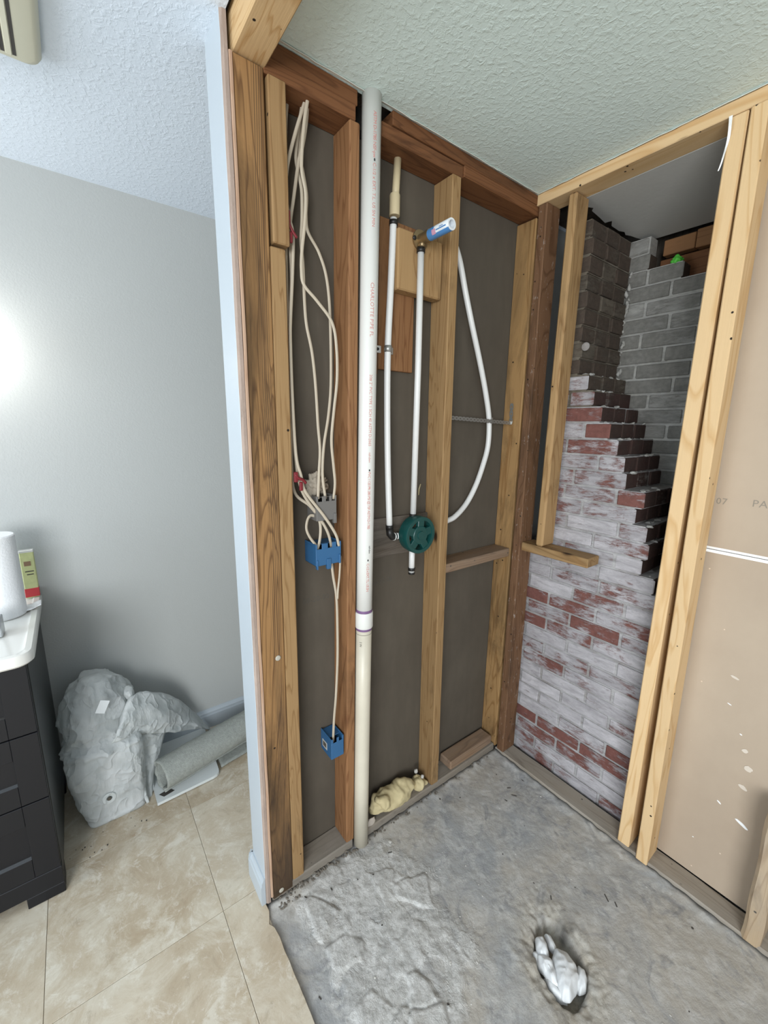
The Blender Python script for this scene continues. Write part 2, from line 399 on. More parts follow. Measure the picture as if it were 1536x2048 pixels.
def add_lathe(bm, prof, axis='z', at=(0, 0, 0), seg=32, mi=0, closed=False):
    at = Vector(at); rings = []
    for r, h in prof:
        ring = []
        for k in range(seg):
            a = 2 * math.pi * k / seg; u, v = r * math.cos(a), r * math.sin(a)
            ring.append(bm.verts.new(at + Vector({'z': (u, v, h), 'x': (h, u, v), 'y': (v, h, u)}[axis])))
        rings.append(ring)
    prs = list(zip(rings, rings[1:])) + ([(rings[-1], rings[0])] if closed else [])
    for a, b in prs:
        for k in range(seg):
            f = bm.faces.new((a[k], a[(k + 1) % seg], b[(k + 1) % seg], b[k])); f.material_index = mi; f.smooth = True
    if not closed:
        for ring, rv in ((rings[0], True), (rings[-1], False)):
            f = bm.faces.new(ring[::-1] if rv else ring); f.material_index = mi
    return bm
def lathe(name, prof, axis, at, mat, parent=None, seg=32, closed=False):
    bm = add_lathe(bmesh.new(), prof, axis, at, seg, 0, closed)
    bmesh.ops.recalc_face_normals(bm, faces=bm.faces)
    return smooth_angle(mesh_obj(name, bm, mat, parent))
def fbm(p, o=4, l=2.1, g=.5):
    s = 0; a = 1
    for _ in range(o):
        s += a * noise.noise(p); p = p * l; a *= g
    return s
def prism(name, poly, z0, z1, mat, parent=None):
    bm = bmesh.new()
    a = [bm.verts.new((x, y, z0)) for x, y in poly]; b = [bm.verts.new((x, y, z1)) for x, y in poly]
    bm.faces.new(a[::-1]); bm.faces.new(b); n = len(a)
    for i in range(n): bm.faces.new((a[i], a[(i + 1) % n], b[(i + 1) % n], b[i]))
    bmesh.ops.recalc_face_normals(bm, faces=bm.faces)
    return mesh_obj(name, bm, mat, parent)
def text_bm(body, size, xf, ext=.0004, spacing=1.0):
    """flat lettering as a mesh; xf maps (x along the line, y up the letter, z proud) to the place"""
    cu = bpy.data.curves.new('lettering', 'FONT'); cu.body = body; cu.size = size; cu.extrude = ext; cu.resolution_u = 2; cu.space_character = spacing
    o = bpy.data.objects.new('lettering', cu); C.objects.link(o)
    dg = bpy.context.evaluated_depsgraph_get(); dg.update()
    me = bpy.data.meshes.new_from_object(o.evaluated_get(dg))
    bm = bmesh.new(); bm.from_mesh(me)
    bpy.data.objects.remove(o); bpy.data.curves.remove(cu); bpy.data.meshes.remove(me)
    for v in bm.verts: v.co = Vector(xf(v.co))
    return bm
H = 2.442
# ================================================================== SETTING
# ---- concrete slab of the stripped shower
def sdist(p, poly):
    d = 1e9; inside = False; n = len(poly)
    for i in range(n):
        a, b = poly[i], poly[(i + 1) % n]; ab = b - a; t = max(0, min(1, (p - a).dot(ab) / ab.length_squared))
        d = min(d, (p - a - ab * t).length)
        if (a.y > p.y) != (b.y > p.y) and p.x < (b.x - a.x) * (p.y - a.y) / (b.y - a.y) + a.x: inside = not inside
    return -d if inside else d
PATCH = [Vector(p) for p in [(.03, -1.10), (.0, -.83), (.075, -.69), (.20, -.66), (.28, -.65), (.38, -.69), (.47, -.66), (.525, -.75), (.585, -.85), (.50, -1.0), (.394, -1.10), (.257, -1.11)]]
HOLE = Vector((.655, -.512)); HD = Vector((.145, -.098)).normalized(); HN = Vector((-HD.y, HD.x))
def sst(a, b, x):
    t = max(0, min(1, (x - a) / (b - a))); return t * t * (3 - 2 * t)
def ground(x, y):
    """height and what lies there (mortar patch, raw broken edge, dirt)"""
    p = Vector((x, y)); q = Vector((x, y, 0))
    h = .0018 * fbm(q * 7, 3) + .0007 * noise.noise(q * 60)
    d = sdist(p, PATCH) + .045 * noise.noise(q * 11) + .02 * noise.noise(q * 31)
    m = 1 - sst(-.055, .02, d)
    inn = 1 - sst(-.20, -.0, d)
    r = abs(noise.noise(q * 17 + Vector((3, 1, 0)))); r2 = noise.noise(q * 42)
    dist, pts = noise.voronoi(Vector((x * 12 + .5 * noise.noise(q * 12), y * 12 + .5 * noise.noise(q * 12 + Vector((4, 4, 0))), 0)))
    cell = noise.cell_vector(pts[0] * 3.1)[0]
    cr = dist[1] - dist[0]
    chip = (cell - .55) * .020 * sst(.0, .10, cr) if cell > .55 else 0
    m2 = 1 - sst(-.02, .02, sdist(Vector((pts[0].x / 12, pts[0].y / 12)), PATCH))
    h += m * (.0015 + .004 * r * r + .0022 * r2 + .0022 * abs(noise.noise(q * 70)) + .0011 * noise.noise(q * 120)) + m2 * chip
    h += .0012 * (1 - m) * max(0, noise.noise(q * 24)) + .0006 * (1 - m) * noise.noise(q * 70)
    # the broken-out drain hole
    e = p - HOLE; u = e.dot(HD) / .112; v = e.dot(HN) / .074
    rr = math.hypot(u, v) * (1 + .16 * noise.noise(q * 22) + .10 * noise.noise(q * 55))
    hole = 1 - sst(.80, 1.02, rr)
    rim = (1 - sst(1.0, 2.0, rr)) * (1 - hole)
    h -= hole * .050
    h += rim * (.006 * r + .005 * noise.noise(q * 48) + .003 * noise.noise(q * 90) - .008 * sst(1.5, 1.0, rr))
    # dirt swept against the plates, and the slab feathered up to them
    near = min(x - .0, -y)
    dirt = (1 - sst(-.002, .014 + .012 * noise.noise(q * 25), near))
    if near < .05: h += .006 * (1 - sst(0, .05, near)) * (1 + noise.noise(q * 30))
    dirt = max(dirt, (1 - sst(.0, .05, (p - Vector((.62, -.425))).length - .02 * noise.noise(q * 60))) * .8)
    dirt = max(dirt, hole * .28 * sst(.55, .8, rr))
    return h, (m * (.55 + .45 * sst(.1, .6, cell)) * (1 - .0 * inn), max(rim * (.55 + .45 * noise.noise(q * 30)), hole * .9), max(0, dirt))
bm = bmesh.new(); nx, ny = 400, 284
x0, x1, y0, y1 = -.095, 1.70, -1.176, .10
vs = []; cols = []
for j in range(ny + 1):
    for i in range(nx + 1):
        x = x0 + (x1 - x0) * i / nx; y = y0 + (y1 - y0) * j / ny
        h, c = ground(x, y); vs.append((x, y, h)); cols.append(c)
fs = [(j * (nx + 1) + i, j * (nx + 1) + i + 1, (j + 1) * (nx + 1) + i + 1, (j + 1) * (nx + 1) + i) for j in range(ny) for i in range(nx)]
me = bpy.data.meshes.new('floor'); me.from_pydata(vs, [], fs); me.shade_smooth()
ca = me.color_attributes.new('patch', 'FLOAT_COLOR', 'POINT')
ca.data.foreach_set('color', [q for c in cols for q in (*c, 1.0)])
me.materials.append(m_concrete); bm.free()
floor = tag(link(bpy.data.objects.new('floor', me)), kind='structure')
# loose chips of mortar and flakes lying on the slab: too small to pick apart
bm = bmesh.new()
for _ in range(170):
    x, y = random.uniform(.03, 1.0), random.uniform(-1.05, -.04)
    if (Vector((x, y)) - HOLE).length < .13: continue
    if random.random() < .6 and sdist(Vector((x, y)), PATCH) > .05: continue
    s = random.uniform(.0012, .0035) * (1.6 if random.random() < .1 else 1)
    r = bmesh.ops.create_icosphere(bm, subdivisions=1, radius=s, matrix=Matrix.Translation((x, y, ground(x, y)[0] + s * .3)) @ Matrix.Diagonal((random.uniform(.6, 1.6), random.uniform(.6, 1.4), .5, 1)))
    mi = random.choice((0, 0, 1))
    for f in {f for v in r['verts'] for f in v.link_faces}: f.material_index = mi
tag(mesh_obj('mortar_crumbs', bm, [plain('mortar_crumb', (.52, .50, .46), .95), m_dirt], floor), kind='stuff')
# dark specks and bits trodden in along the back corner
bm = bmesh.new()
for px, py, l, a in [(1028, 1590, .011, .6), (1018, 1575, .008, 1.0), (1102, 1794, .007, -.9), (1012, 1600, .006, .2), (780, 1705, .008, 1.2), (612, 1795, .006, .5), (1045, 1560, .005, 0), (1213, 1795, .012, -.6), (1232, 1808, .008, -.7), (663, 1780, .005, 0), (640, 1995, .005, .3)]:
    p = onZ(px, py, .003)
    b2 = add_box(bmesh.new(), (-l, -.0016, 0), (l, .0016, .002), .0004)
    b2.transform(Matrix.Translation((p.x, p.y, ground(p.x, p.y)[0])) @ Matrix.Rotation(a, 4, 'Z'))
    me_ = bpy.data.meshes.new('fleck'); b2.to_mesh(me_); b2.free(); bm.from_mesh(me_); bpy.data.meshes.remove(me_)
tag(mesh_obj('dark_flecks', bm, m_dirt, floor), kind='stuff')

# ---- travertine tile floor of the bathroom, tile by tile
tf = structure('floor')
bm = bmesh.new()
add_box(bm, (-.98, -4.6, -.03), (-.114, .6, .0085)); add_box(bm, (-.116, -4.6, -.03), (2.9, -1.178, .0085))
mesh_obj('grout', bm, m_grout, tf)
def tile(poly):
    o = prism('tile', poly, .001, .012 + random.uniform(-.0003, .0003), m_tile, tf)
    bm = bmesh.new(); bm.from_mesh(o.data)
    top = max(v.co.z for v in bm.verts)
    bmesh.ops.bevel(bm, geom=[e for e in bm.edges if all(v.co.z > top - 1e-5 for v in e.verts)], offset=.0008, segments=1, affect='EDGES')
    bm.to_mesh(o.data); bm.free()
g = .0006
XE = [-.978, -.525, -.067, .391, .849, 1.307, 1.765, 2.223, 2.68]; YE = [-4.04, -3.582, -3.124, -2.666, -2.208, -1.75, -1.292]
for i in range(len(XE) - 1):
    for j in range(len(YE) - 1):
        if YE[j] < -2.7 and XE[i] > .9: continue
        tile([(XE[i] + g, YE[j] + g), (XE[i + 1] - g, YE[j] + g), (XE[i + 1] - g, YE[j + 1] - g), (XE[i] + g, YE[j + 1] - g)])
    if XE[i] > -.1:      # the strip cut off at the shower threshold, its edge a little chipped
        a, b = XE[i] + g, XE[i + 1] - g; n = 26; edge = []
        for k in range(n + 1):
            x = b + (a - b) * k / n
            edge.append((x, -1.173 + .003 * noise.noise(Vector((x * 30, 0, 0))) - (.012 * max(0, 1 - abs(x - .055) / .025))))
        tile([(a, YE[-1] + g), (b, YE[-1] + g)] + edge)
tile([(-.525 + g, -1.292 + g), (-.067 - g, -1.292 + g), (-.067 - g, -1.174), (-.117, -1.174), (-.117, -.834 - g), (-.525 + g, -.834 - g)])
for a, b in ((-.978, -.525),): tile([(a + g, -1.292 + g), (b - g, -1.292 + g), (b - g, -.834 - g), (a + g, -.834 - g)])
for a, b in ((-.978, -.525), (-.525, -.117)): tile([(a + g, -.834 + g), (b - g, -.834 + g), (b - g, -.376 - g), (a + g, -.376 - g)])
bm = bmesh.new()
for px, py in [(182, 1693), (189, 1705), (180, 1715), (204, 1700), (152, 1700), (262, 1636), (283, 1642), (293, 1641), (206, 1664), (165, 1700), (170, 1695), (140, 1718), (215, 1690), (270, 1652)]:
    p = onZ(px, py, .0125); s = random.uniform(.0015, .0032)
    bmesh.ops.create_icosphere(bm, subdivisions=1, radius=s, matrix=Matrix.Translation((p.x, p.y, .0125 + s * .3)) @ Matrix.Diagonal((1.3, .9, .5, 1)))
tag(mesh_obj('dirt_specks', bm, m_dirt, tf), kind='stuff')

# ---- ceilings
bm = bmesh.new(); add_box(bm, (-.012, -1.07, H), (2.9, .006, H + .013))
ceil_s = mesh_obj('ceiling', bm, m_ceil_shower); tag(ceil_s, kind='structure')
bm = bmesh.new(); add_box(bm, (-1.0, -4.6, H), (-.10, .6, H + .013)); add_box(bm, (-.1001, -4.6, H), (2.9, -1.158, H + .013))
ceil_b = mesh_obj('ceiling', bm, m_ceil_bath); tag(ceil_b, kind='structure')
# torn paper hanging along the shower ceiling's cut edge
def torn(name, p, q, n=40, amp=.006):
    bm = bmesh.new(); a = []
    p, q = Vector(p), Vector(q); along = (q - p); side = Vector((0, 0, 1)).cross(along).normalized()
    for i in range(n + 1):
        c = p + along * i / n; k = noise.noise(Vector((i * .9, p.x * 9, 1))); k2 = noise.noise(Vector((i * .37, 5, p.y)))
        a.append([bm.verts.new(c + side * (.004 + amp * max(0, k + k2) * 1.5) + Vector((0, 0, -.001))), bm.verts.new(c - side * .004 + Vector((0, 0, -.0035 - .004 * abs(k))))])
    for u, v in zip(a, a[1:]): bm.faces.new((u[0], v[0], v[1], u[1]))
    o = mesh_obj(name, bm, plain('torn_paper_edge', (.70, .70, .63), .9), ceil_s)
    s = o.modifiers.new('thickness', 'SOLIDIFY'); s.thickness = .0012
    return o
torn('torn_edge', (.004, -1.05, H), (.004, -.01, H), 60, .004)
torn('torn_edge', (.01, -.004, H), (1.3, -.004, H), 70, .004)

# ---- far bathroom wall with its baseboard
wb = structure('wall_back'); box('wall_panel', (-1.0, -4.6, 0), (-.98, .6, H), m_wall_grey, wb, 0)
def baseboard(name, lo, hi, axis, out):
    bm = bmesh.new(); prof = [(0, 0), (.014, 0), (.014, .070), (.011, .078), (.011, .086), (.006, .094), (.004, .103), (0, .103)]
    a, b = lo, hi; rings = []
    for s in (a, b):
        rings.append([bm.verts.new(Vector(s) + Vector(out) * u + Vector((0, 0, z))) for u, z in prof])
    n = len(prof)
    for k in range(n): bm.faces.new((rings[0][k], rings[0][(k + 1) % n], rings[1][(k + 1) % n], rings[1][k]))
    bm.faces.new(rings[0]); bm.faces.new(rings[1][::-1]); bmesh.ops.recalc_face_normals(bm, faces=bm.faces)
    return tag(mesh_obj(name, bm, m_white_paint), kind='structure')
baseboard('baseboard_back', Vector((-.98, -1.69, .0125)), Vector((-.98, .55, .0125)), 'y', (1, 0, 0))
baseboard('baseboard_left', Vector((-.128, -1.1722, .0125)), Vector((-.004, -1.1722, .0125)), 'x', (0, -1, 0))
baseboard('baseboard_left', Vector((-.1152, -1.185, .0125)), Vector((-.1152, .55, .0125)), 'y', (-1, 0, 0))

# ---- the stripped stud wall on the left
wl = structure('wall_left')
def sided(name, lo, hi, mat_all, parent, test, mat_two):
    bm = bmesh.new(); add_box(bm, lo, hi, .0015); bm.normal_update()
    for f in bm.faces:
        if test(f.normal): f.material_index = 1
    return mesh_obj(name, bm, [mat_all, mat_two], parent)
box('wallboard', (-.115, -1.157, 0), (-.1025, .55, H), m_wall_grey, wl, 0)
box('backing_board', (-.1024, -1.156, 0), (-.0895, .045, H), m_board, wl, 0)
# white return at the wall's end: painted face, torn brown edge
bm = bmesh.new(); n = 46; rows = []
for k in range(n + 1):
    z = .013 + (H - .013) * k / n; j = .0035 * noise.noise(Vector((z * 9, 0, 4))) + .002 * noise.noise(Vector((z * 33, 2, 0)))
    rows.append([bm.verts.new(p) for p in [(-.115, -1.157, z), (-.115, -1.1712, z), (-.1135, -1.1722, z), (-.006 + j, -1.1722, z), (-.004 + j, -1.1714, z), (.0005, -1.166 + j * .3, z), (.001, -1.1575, z)]])
m_ = len(rows[0])
for a, b in zip(rows, rows[1:]):
    for k in range(m_):
        f = bm.faces.new((a[k], a[(k + 1) % m_], b[(k + 1) % m_], b[k])); f.material_index = 1 if k in (4, 5) else 0
bm.faces.new(rows[0]); bm.faces.new(rows[-1][::-1]); bmesh.ops.recalc_face_normals(bm, faces=bm.faces)
tag(mesh_obj('drywall_return', bm, [m_white_paint, m_gypedge], wl), 'white painted drywall with a torn brown cut edge')
tag(board('edge_strip', (-.05, -1.1562, .03), (.0035, -1.1485, 2.372), 'z', MW['pine_salmon'], wl, .0012, rough=.0012), 'thin salmon coloured strip beside the white return')  # pale narrow strip along the edge of the end stud
board('stud', (-.089, -1.148, .012), (0, -1.077, 2.374), 'z', MW['pine_water'], wl, .003)
board('stud', (-.089, -1.0755, .02), (-.002, -1.034, 2.006), 'z', MW['pine'], wl, .003)
board('stud', (-.089, -1.069, 2.013), (.004, -1.024, 2.366), 'z', MW['pine'], wl, .003)
board('stud', (-.089, -.853, .039), (0, -.819, 2.366), 'z', MW['pine_old'], wl, .004, (0, .019))
board('stud', (-.089, -.442, .039), (0, -.402, 2.366), 'z', MW['pine'], wl, .003, (0, -.026))
board('stud', (-.089, .002, .02), (0, .04, 2.366), 'z', MW['pine_stained'], wl, .003)
# doubled top plate, notched where the vent pipe goes up
board('top_plate', (-.089, -1.076, 2.367), (-.002, -.822, 2.4035), 'y', MW['pine_dark'], wl)
board('top_plate', (-.089, -1.076, 2.4045), (-.004, -.815, H - .001), 'y', MW['pine_dark'], wl)
board('top_plate', (-.089, -.735, 2.367), (-.004, -.405, 2.4035), 'y', MW['pine_dark'], wl)
board('top_plate', (-.089, -.404, 2.372), (.001, .04, 2.405), 'y', MW['pine_dark'], wl)
board('top_plate', (-.089, -.70, 2.4055), (.0, .04, H - .001), 'y', MW['pine_dark'], wl)
box('overhead_light_block', (-.99, -4.5, H + .02), (2.88, .67, H + .03), MW['weathered'], wl, 0)  # added above the ceilings to stop world light leaking through the gaps
box('notch_shade', (-.0885, -.822, 2.39), (-.055, -.70, H - .002), m_dark, wl, 0)  # black block painting in the darkness of the notch
board('bottom_plate', (-.089, -1.15, .0), (-.001, -.832, .038), 'y', MW['pine_grey'], wl, .004, rough=.002)
board('bottom_plate', (-.089, -.831, .0), (-.036, -.772, .037), 'y', MW['pine_grey'], wl, .004)
board('bottom_plate', (-.089, -.771, .0), (-.003, -.001, .036), 'y', MW['pine_grey'], wl, .004, rough=.0025)
board('blocking', (-.089, -.405, 1.007), (-.002, -.001, 1.044), 'y', MW['pine_block'], wl, .003)
board('blocking', (-.083, -.302, .0365), (-.010, -.012, .079), 'y', MW['pine_block'], wl, .006, rough=.003)
board('backing_block', (-.0892, -.688, 1.755), (-.0725, -.541, 2.205), 'z', MW['pine_old'], wl, .002)
board('backing_block', (-.072, -.648, 1.996), (-.030, -.458, 2.172), 'z', MW['pine'], wl, .004)
board('backing_block', (-.0892, -.712, 1.100), (-.076, -.43, 1.246), 'y', MW['weathered'], wl, .003, rough=.003)
board('batten', (-.0892, -.697, 1.74), (-.074, -.690, 2.20), 'z', MW['pine_dark'], wl, .001)
# header over the opening
hd = board('header', (-.089, -1.1475, 2.376), (1.9, -1.071, H + .018), 'x', MW['pine_header'], wl, .003)
# faint stencils on the backing board
for body, px, py, sz in (('00-22-00', 742, 1172, .027), ('30-4', 842, 1147, .022), ('00-20-00', 606, 1210, .027)):
    p = onX(px, py, -.0890)
    bm = text_bm(body, sz, lambda c, p=p: (-.0893 + c.z, p.y + c.x, p.z + c.y), .0003)
    mesh_obj('stencil', bm, m_greyink, wl)
# nail heads and bits of stuck filler on the studs
bm = bmesh.new()
for px, py in [(556, 1316), (563, 1780)]:
    p = onX(px, py, .0005); add_lathe(bm, [(.0001, .0), (.0085, 0), (.0085, .0012), (.006, .0022), (.0001, .0022)], 'x', (p.x, p.y, p.z), 18)
mesh_obj('filler_spot', bm, plain('filler', (.45, .42, .35), .6), wl)
# bent nails under the header end
bm = bmesh.new()
for px, py in [(489, 92), (513, 108), (528, 112)]:
    p = onX(px, py, .001); add_tube(bm, [p + Vector((.002, 0, -.006)), p + Vector((.003, .001, .012)), p + Vector((.001, .002, .022))], .0022, 6)
tag(mesh_obj('nail', bm, m_dirt, wl), kind='stuff')
# dirt heaped along the foot of the wall
bm = bmesh.new()
for _ in range(190):
    y = random.uniform(-1.14, -.78) if random.random() < .7 else random.uniform(-.78, 0)
    x = random.uniform(.0, .02) if y > -1.06 else random.uniform(0, .035); s = random.uniform(.0015, .0055)
    bmesh.ops.create_icosphere(bm, subdivisions=1, radius=s, matrix=Matrix.Translation((x, y, ground(x, y)[0] + s * .4)) @ Matrix.Rotation(random.random() * 3, 4, 'Z') @ Matrix.Diagonal((1.4, .8, .7, 1)))
tag(mesh_obj('dirt', bm, [plain('grey_dirt', (.16, .14, .115), 1)], wl), kind='stuff')

# ---- the stud wall on the right
wr = structure('wall_right')
board('bottom_plate', (.0, .002, -.03), (1.7, .0895, .017), 'x', MW['pine_grey'], wr, .004, rough=.003)
board('top_plate', (-.004, .0, 2.404), (1.75, .089, H - .001), 'x', MW['pine_pale'], wr, .002)
board('stud', (.010, .0, .0175), (.047, .089, 2.403), 'z', MW['pine_splashed'], wr, .003, (-.006, 0))
board('stud', (.116, .012, 1.083), (.150, .1, 2.403), 'z', MW['pine'], wr, .007, (.006, 0))
board('blocking', (.048, .012, 1.046), (.344, .1, 1.0825), 'x', MW['pine'], wr, .003)
board('stud', (.587, .0, .0175), (.628, .089, 2.403), 'z', MW['pine_pale'], wr, .003)
board('stud', (.6445, -.006, .005), (.6825, .083, 2.403), 'z', MW['pine_pale'], wr, .003, (-.023, 0))
o = board('stud', (.960, -.008, .0), (1.010, .083, .50), 'z', MW['pine_stump'], wr, .010, (-.004, 0), rough=.012)
tag(o, 'splintered sawn off stud stump')
def panel(z0, z1, top_ch, bot_ch):
    """brown-faced drywall; its long edge is bevelled back to white gypsum"""
    bm = bmesh.new(); X0, X1, Y0, Y1, e = .632, 1.75, .0895, .1025, .0085
    prof = [(Y1, z0), (Y0 + (.004 if bot_ch else 0), z0), (Y0, z0 + (e if bot_ch else 0)), (Y0, z1 - (e if top_ch else 0)), (Y0 + (.004 if top_ch else 0), z1), (Y1, z1)]
    a = [bm.verts.new((X0, y, z)) for y, z in prof]; b = [bm.verts.new((X1, y, z)) for y, z in prof]; n = len(prof)
    for k in range(n):
        if (k == 1 and not bot_ch) or (k == 3 and not top_ch): continue
        f = bm.faces.new((a[k], a[(k + 1) % n], b[(k + 1) % n], b[k])); f.material_index = 1 if k in (1, 3) else 0
    bm.faces.new(a); bm.faces.new(b[::-1])
    bmesh.ops.remove_doubles(bm, verts=bm.verts, dist=1e-6); bmesh.ops.recalc_face_normals(bm, faces=bm.faces)
    return mesh_obj('drywall_panel', bm, [m_paper, m_gyps], wr)
low = panel(.02, 1.1965, True, False); upp = panel(1.1985, 2.403, False, True)
for body, px, py, sz in (('07', 1431, 1007, .028), ('PA', 1503, 1013, .030)):
    p = onY(px, py, .0893)
    bm = text_bm(body, sz, lambda c, p=p: (p.x + c.x, .0893 - c.z, p.z + c.y), .0002, 1.05); mesh_obj('print', bm, m_palegreyink, upp)
def flake(px, py, l, wd, ang, mat, parent):
    p = onY(px, py, .0892); n = 14; bm = bmesh.new()
    for s in (0, -.0012):
        vs_ = []
        for k in range(n):
            a = 2 * math.pi * k / n; r = 1 + .35 * noise.noise(Vector((k * 1.7, px, 0)))
            u, v = math.cos(a) * l * r, math.sin(a) * wd * r
            vs_.append(bm.verts.new((p.x + u * math.cos(ang) - v * math.sin(ang), .0892 + s, p.z + u * math.sin(ang) + v * math.cos(ang))))
        if s: bm.faces.new(vs_)
        else: base = vs_
    for k in range(n): bm.faces.new((base[k], base[(k + 1) % n], vs_[(k + 1) % n], vs_[k]))
    bmesh.ops.recalc_face_normals(bm, faces=bm.faces)
    return mesh_obj('torn_spot', bm, mat, parent)
flake(1484, 1649, .018, .005, -.45, m_gyps, low)
flake(1438, 1604, .007, .0022, -.6, m_gyps, low)
flake(1482, 1469, .0035, .0018, -.4, m_gyps, low)
flake(1459, 1408, .006, .0014, -.3, m_gyps, low); flake(1386, 1673, .0022, .0015, 0, m_gyps, low)
flake(1497, 1538, .011, .010, .4, plain('scuff', (.62, .54, .45), .95), low); flake(1486, 1575, .012, .007, -.4, bpy.data.materials['scuff'], low)
flake(1490, 1502, .008, .007, .4, bpy.data.materials['scuff'], low); flake(1470, 1355, .012, .004, -.2, bpy.data.materials['scuff'], low)
# strip of torn joint paper hanging beside the double stud, and a ceiling nail
p0 = onY(1462, 232, -.006)
bm = bmesh.new(); a = []
for k in range(13):
    t = k / 12; p = onY(1462 - 4 * t - 22 * t * t, 232 + 110 * t, -.005 - .004 * math.sin(t * 9)); wd = .004 * (1 - .7 * t)
    a.append((bm.verts.new(p + Vector((-wd, 0, 0))), bm.verts.new(p + Vector((wd, -.002 * math.sin(k), 0)))))
for u, v in zip(a, a[1:]): bm.faces.new((u[0], u[1], v[1], v[0]))
o = mesh_obj('paper_strip', bm, m_gyps, wr); o.modifiers.new('thickness', 'SOLIDIFY').thickness = .001
# ---- behind the right wall: the chase round the chimney
wn = structure('wall_rear')
box('chase_light_block', (-.2, .66, -.05), (1.9, .68, 2.6), MW['weathered'], wn, 0)  # these panels are an added enclosure keeping world light out of the chase
box('chase_light_block', (-.118, .046, -.05), (-.103, .66, 2.6), MW['weathered'], wn, 0)
box('chase_light_block', (1.752, .0, -.05), (1.77, .66, 2.6), MW['weathered'], wn, 0)
box('underside_light_block', (-1.0, -4.6, -.12), (2.9, .68, -.09), m_concrete, wn, 0)  # added slab underneath, shuts out world light from below
board('framing_board', (.262, .505, 2.272), (.372, .545, 2.330), 'x', MW['pine_old'], wn)
board('framing_board', (.376, .500, 2.268), (.9, .54, 2.334), 'x', MW['pine_old'], wn)
board('framing_board', (.25, .52, 2.10), (.9, .558, 2.262), 'x', MW['pine_dark'], wn)
# flat drywall soffit over the chase, gnawed along its edge
def slope_hit(px, py):
    z = 2.37
    for _ in range(12): p = onZ(px, py, z); z = 2.403 - .058 * (p.y - .089) / .411
    return p
edge = [slope_hit(px, py) for px, py in [(1169, 404), (1173, 414), (1187, 416), (1184, 422), (1200, 436), (1210, 446), (1216, 444), (1224, 442), (1223, 452), (1238, 462), (1249, 464), (1251, 470), (1262, 472), (1273, 476), (1288, 480), (1303, 480), (1316, 476), (1372, 459), (1429, 442)]]
poly = [(p.x, max(.0895, p.y)) for p in edge] + [(1.7, .5), (1.7, .104), (.586, .104), (.586, .0895), (.14, .0895)]
so = prism('ceiling', poly, 0, .012, plain('soffit_paint', (.38, .37, .345), .7, bump=.15, bscale=60))
for v in so.data.vertices: v.co.z += 2.403 - .058 * (v.co.y - .089) / .411
tag(so, kind='structure')

# ================================================================== THE BRICK CHIMNEY
ch = thing('brick_chimney', 'old brick chimney with flaking whitewash and a stepped broken edge', 'chimney', (.2, .2, 0))
random.seed(21)
PIT, BH, ZC, YF, YB, X0 = .0616, .0535, 1.011, .108, .43, .175
XEND = {0: .545, 1: .495, 2: .510, 3: .495, 4: .450, 5: .473, 6: .402, 7: .390, 8: .358, 9: .322, 10: .284, 11: .246, 12: .218}
def brick(x0, x1, y0, y1, zc, front, raw, proud=None, face='y'):
    bm = bmesh.new(); j = lambda s: random.uniform(-s, s)
    p = (random.uniform(-.001, .002) if proud is None else proud)
    hz = BH / 2 + j(.0012)
    if face == 'y': y0 -= p
    add_box(bm, (x0, y0, zc - hz + j(.001)), (x1 + (j(.002) if face == 'x' else 0), y1, zc + hz + j(.001)), .0028)
    for v in bm.verts: v.co += Vector((j(.0007), j(.0007), j(.0007)))
    bm.normal_update()
    for f in bm.faces: f.material_index = 0 if f.normal.y < -.35 else 1
    return mesh_obj('brick', bm, [front, raw], ch)
def wash(k, x, xe):
    z = ZC + PIT * k; r = random.random()
    if k >= 13: return mb_soot
    if k >= 11: return random.choice((mb_soot, mb_heavy, mb_heavy))
    if 0 <= k and x > xe - .12: return mb_light if k in (5, 8, 9) else (mb_mid if r < .6 else mb_heavy)
    if k >= 1: return mb_heavy if r < .80 else mb_mid
    if z < .30: return mb_heavy if r < .42 else (mb_mid if r < .88 else mb_light)
    if z < .70: return mb_heavy if r < .74 else (mb_mid if r < .92 else mb_light)
    if x > .33 and z < 1.0: return mb_heavy if r < .45 else (mb_mid if r < .75 else mb_light)
    return mb_heavy if r < .66 else (mb_mid if r < .92 else mb_light)
bmw, bms, bmg = bmesh.new(), bmesh.new(), bmesh.new()
for k in range(-17, 22):
    zc = ZC + PIT * k; xe = XEND.get(k, .66 if k < 0 else X0 + .004 * (k % 3 - 1)); xs = -.07 if k <= 0 else .112
    L, Hd, gp = .198, .094, .0105
    x = xe; first = True
    while x > xs + .02:
        l = Hd if (first and k % 2) else L
        a = max(xs, x - l)
        brick(a, x, YF, YF + .098, zc, wash(k, (a + x) / 2, xe), mb_raw if k < 12 else mb_soot)
        x = a - gp; first = False
    if k >= 0:
        for yy in (YF + .108, YF + .216):
            brick(max(xs, xe - .12), xe + random.uniform(-.004, .005), yy, yy + .098, zc, mb_raw if k < 12 else mb_soot, mb_raw if k < 12 else mb_soot, 0, 'x')
    b = bmw if k < 11 else bms
    add_box(b, (xs, YF + (.0032 if k < 12 else .002), zc - PIT / 2), (xe - .007, YB + .01, zc + PIT / 2 - .0002))
    if k < 0: continue
    # the grey flue wall further back
    xr = .66 if k < 19 else (.372 if k == 19 else .246)
    x = max(X0, xe) - .03 - (.10 if k % 2 else 0.0); a = x
    while a < xr - .02:
        l = min(L + random.uniform(-.012, .006), xr - a)
        m_ = mb_black if (k == 15 and a < .45 < a + l) else mb_grey
        brick(a, a + l, YB, YB + .07, zc, m_, mb_grey if k < 17 else mb_soot); a += l + gp
    add_box(bmg, (X0 - .02, YB + .004, zc - PIT / 2), (xr - .006, YB + .066, zc + PIT / 2 - .0002))
mesh_obj('mortar', bmw, m_mortar_w, ch); mesh_obj('mortar', bms, m_mortar_d, ch); mesh_obj('mortar', bmg, m_mortar_g, ch)
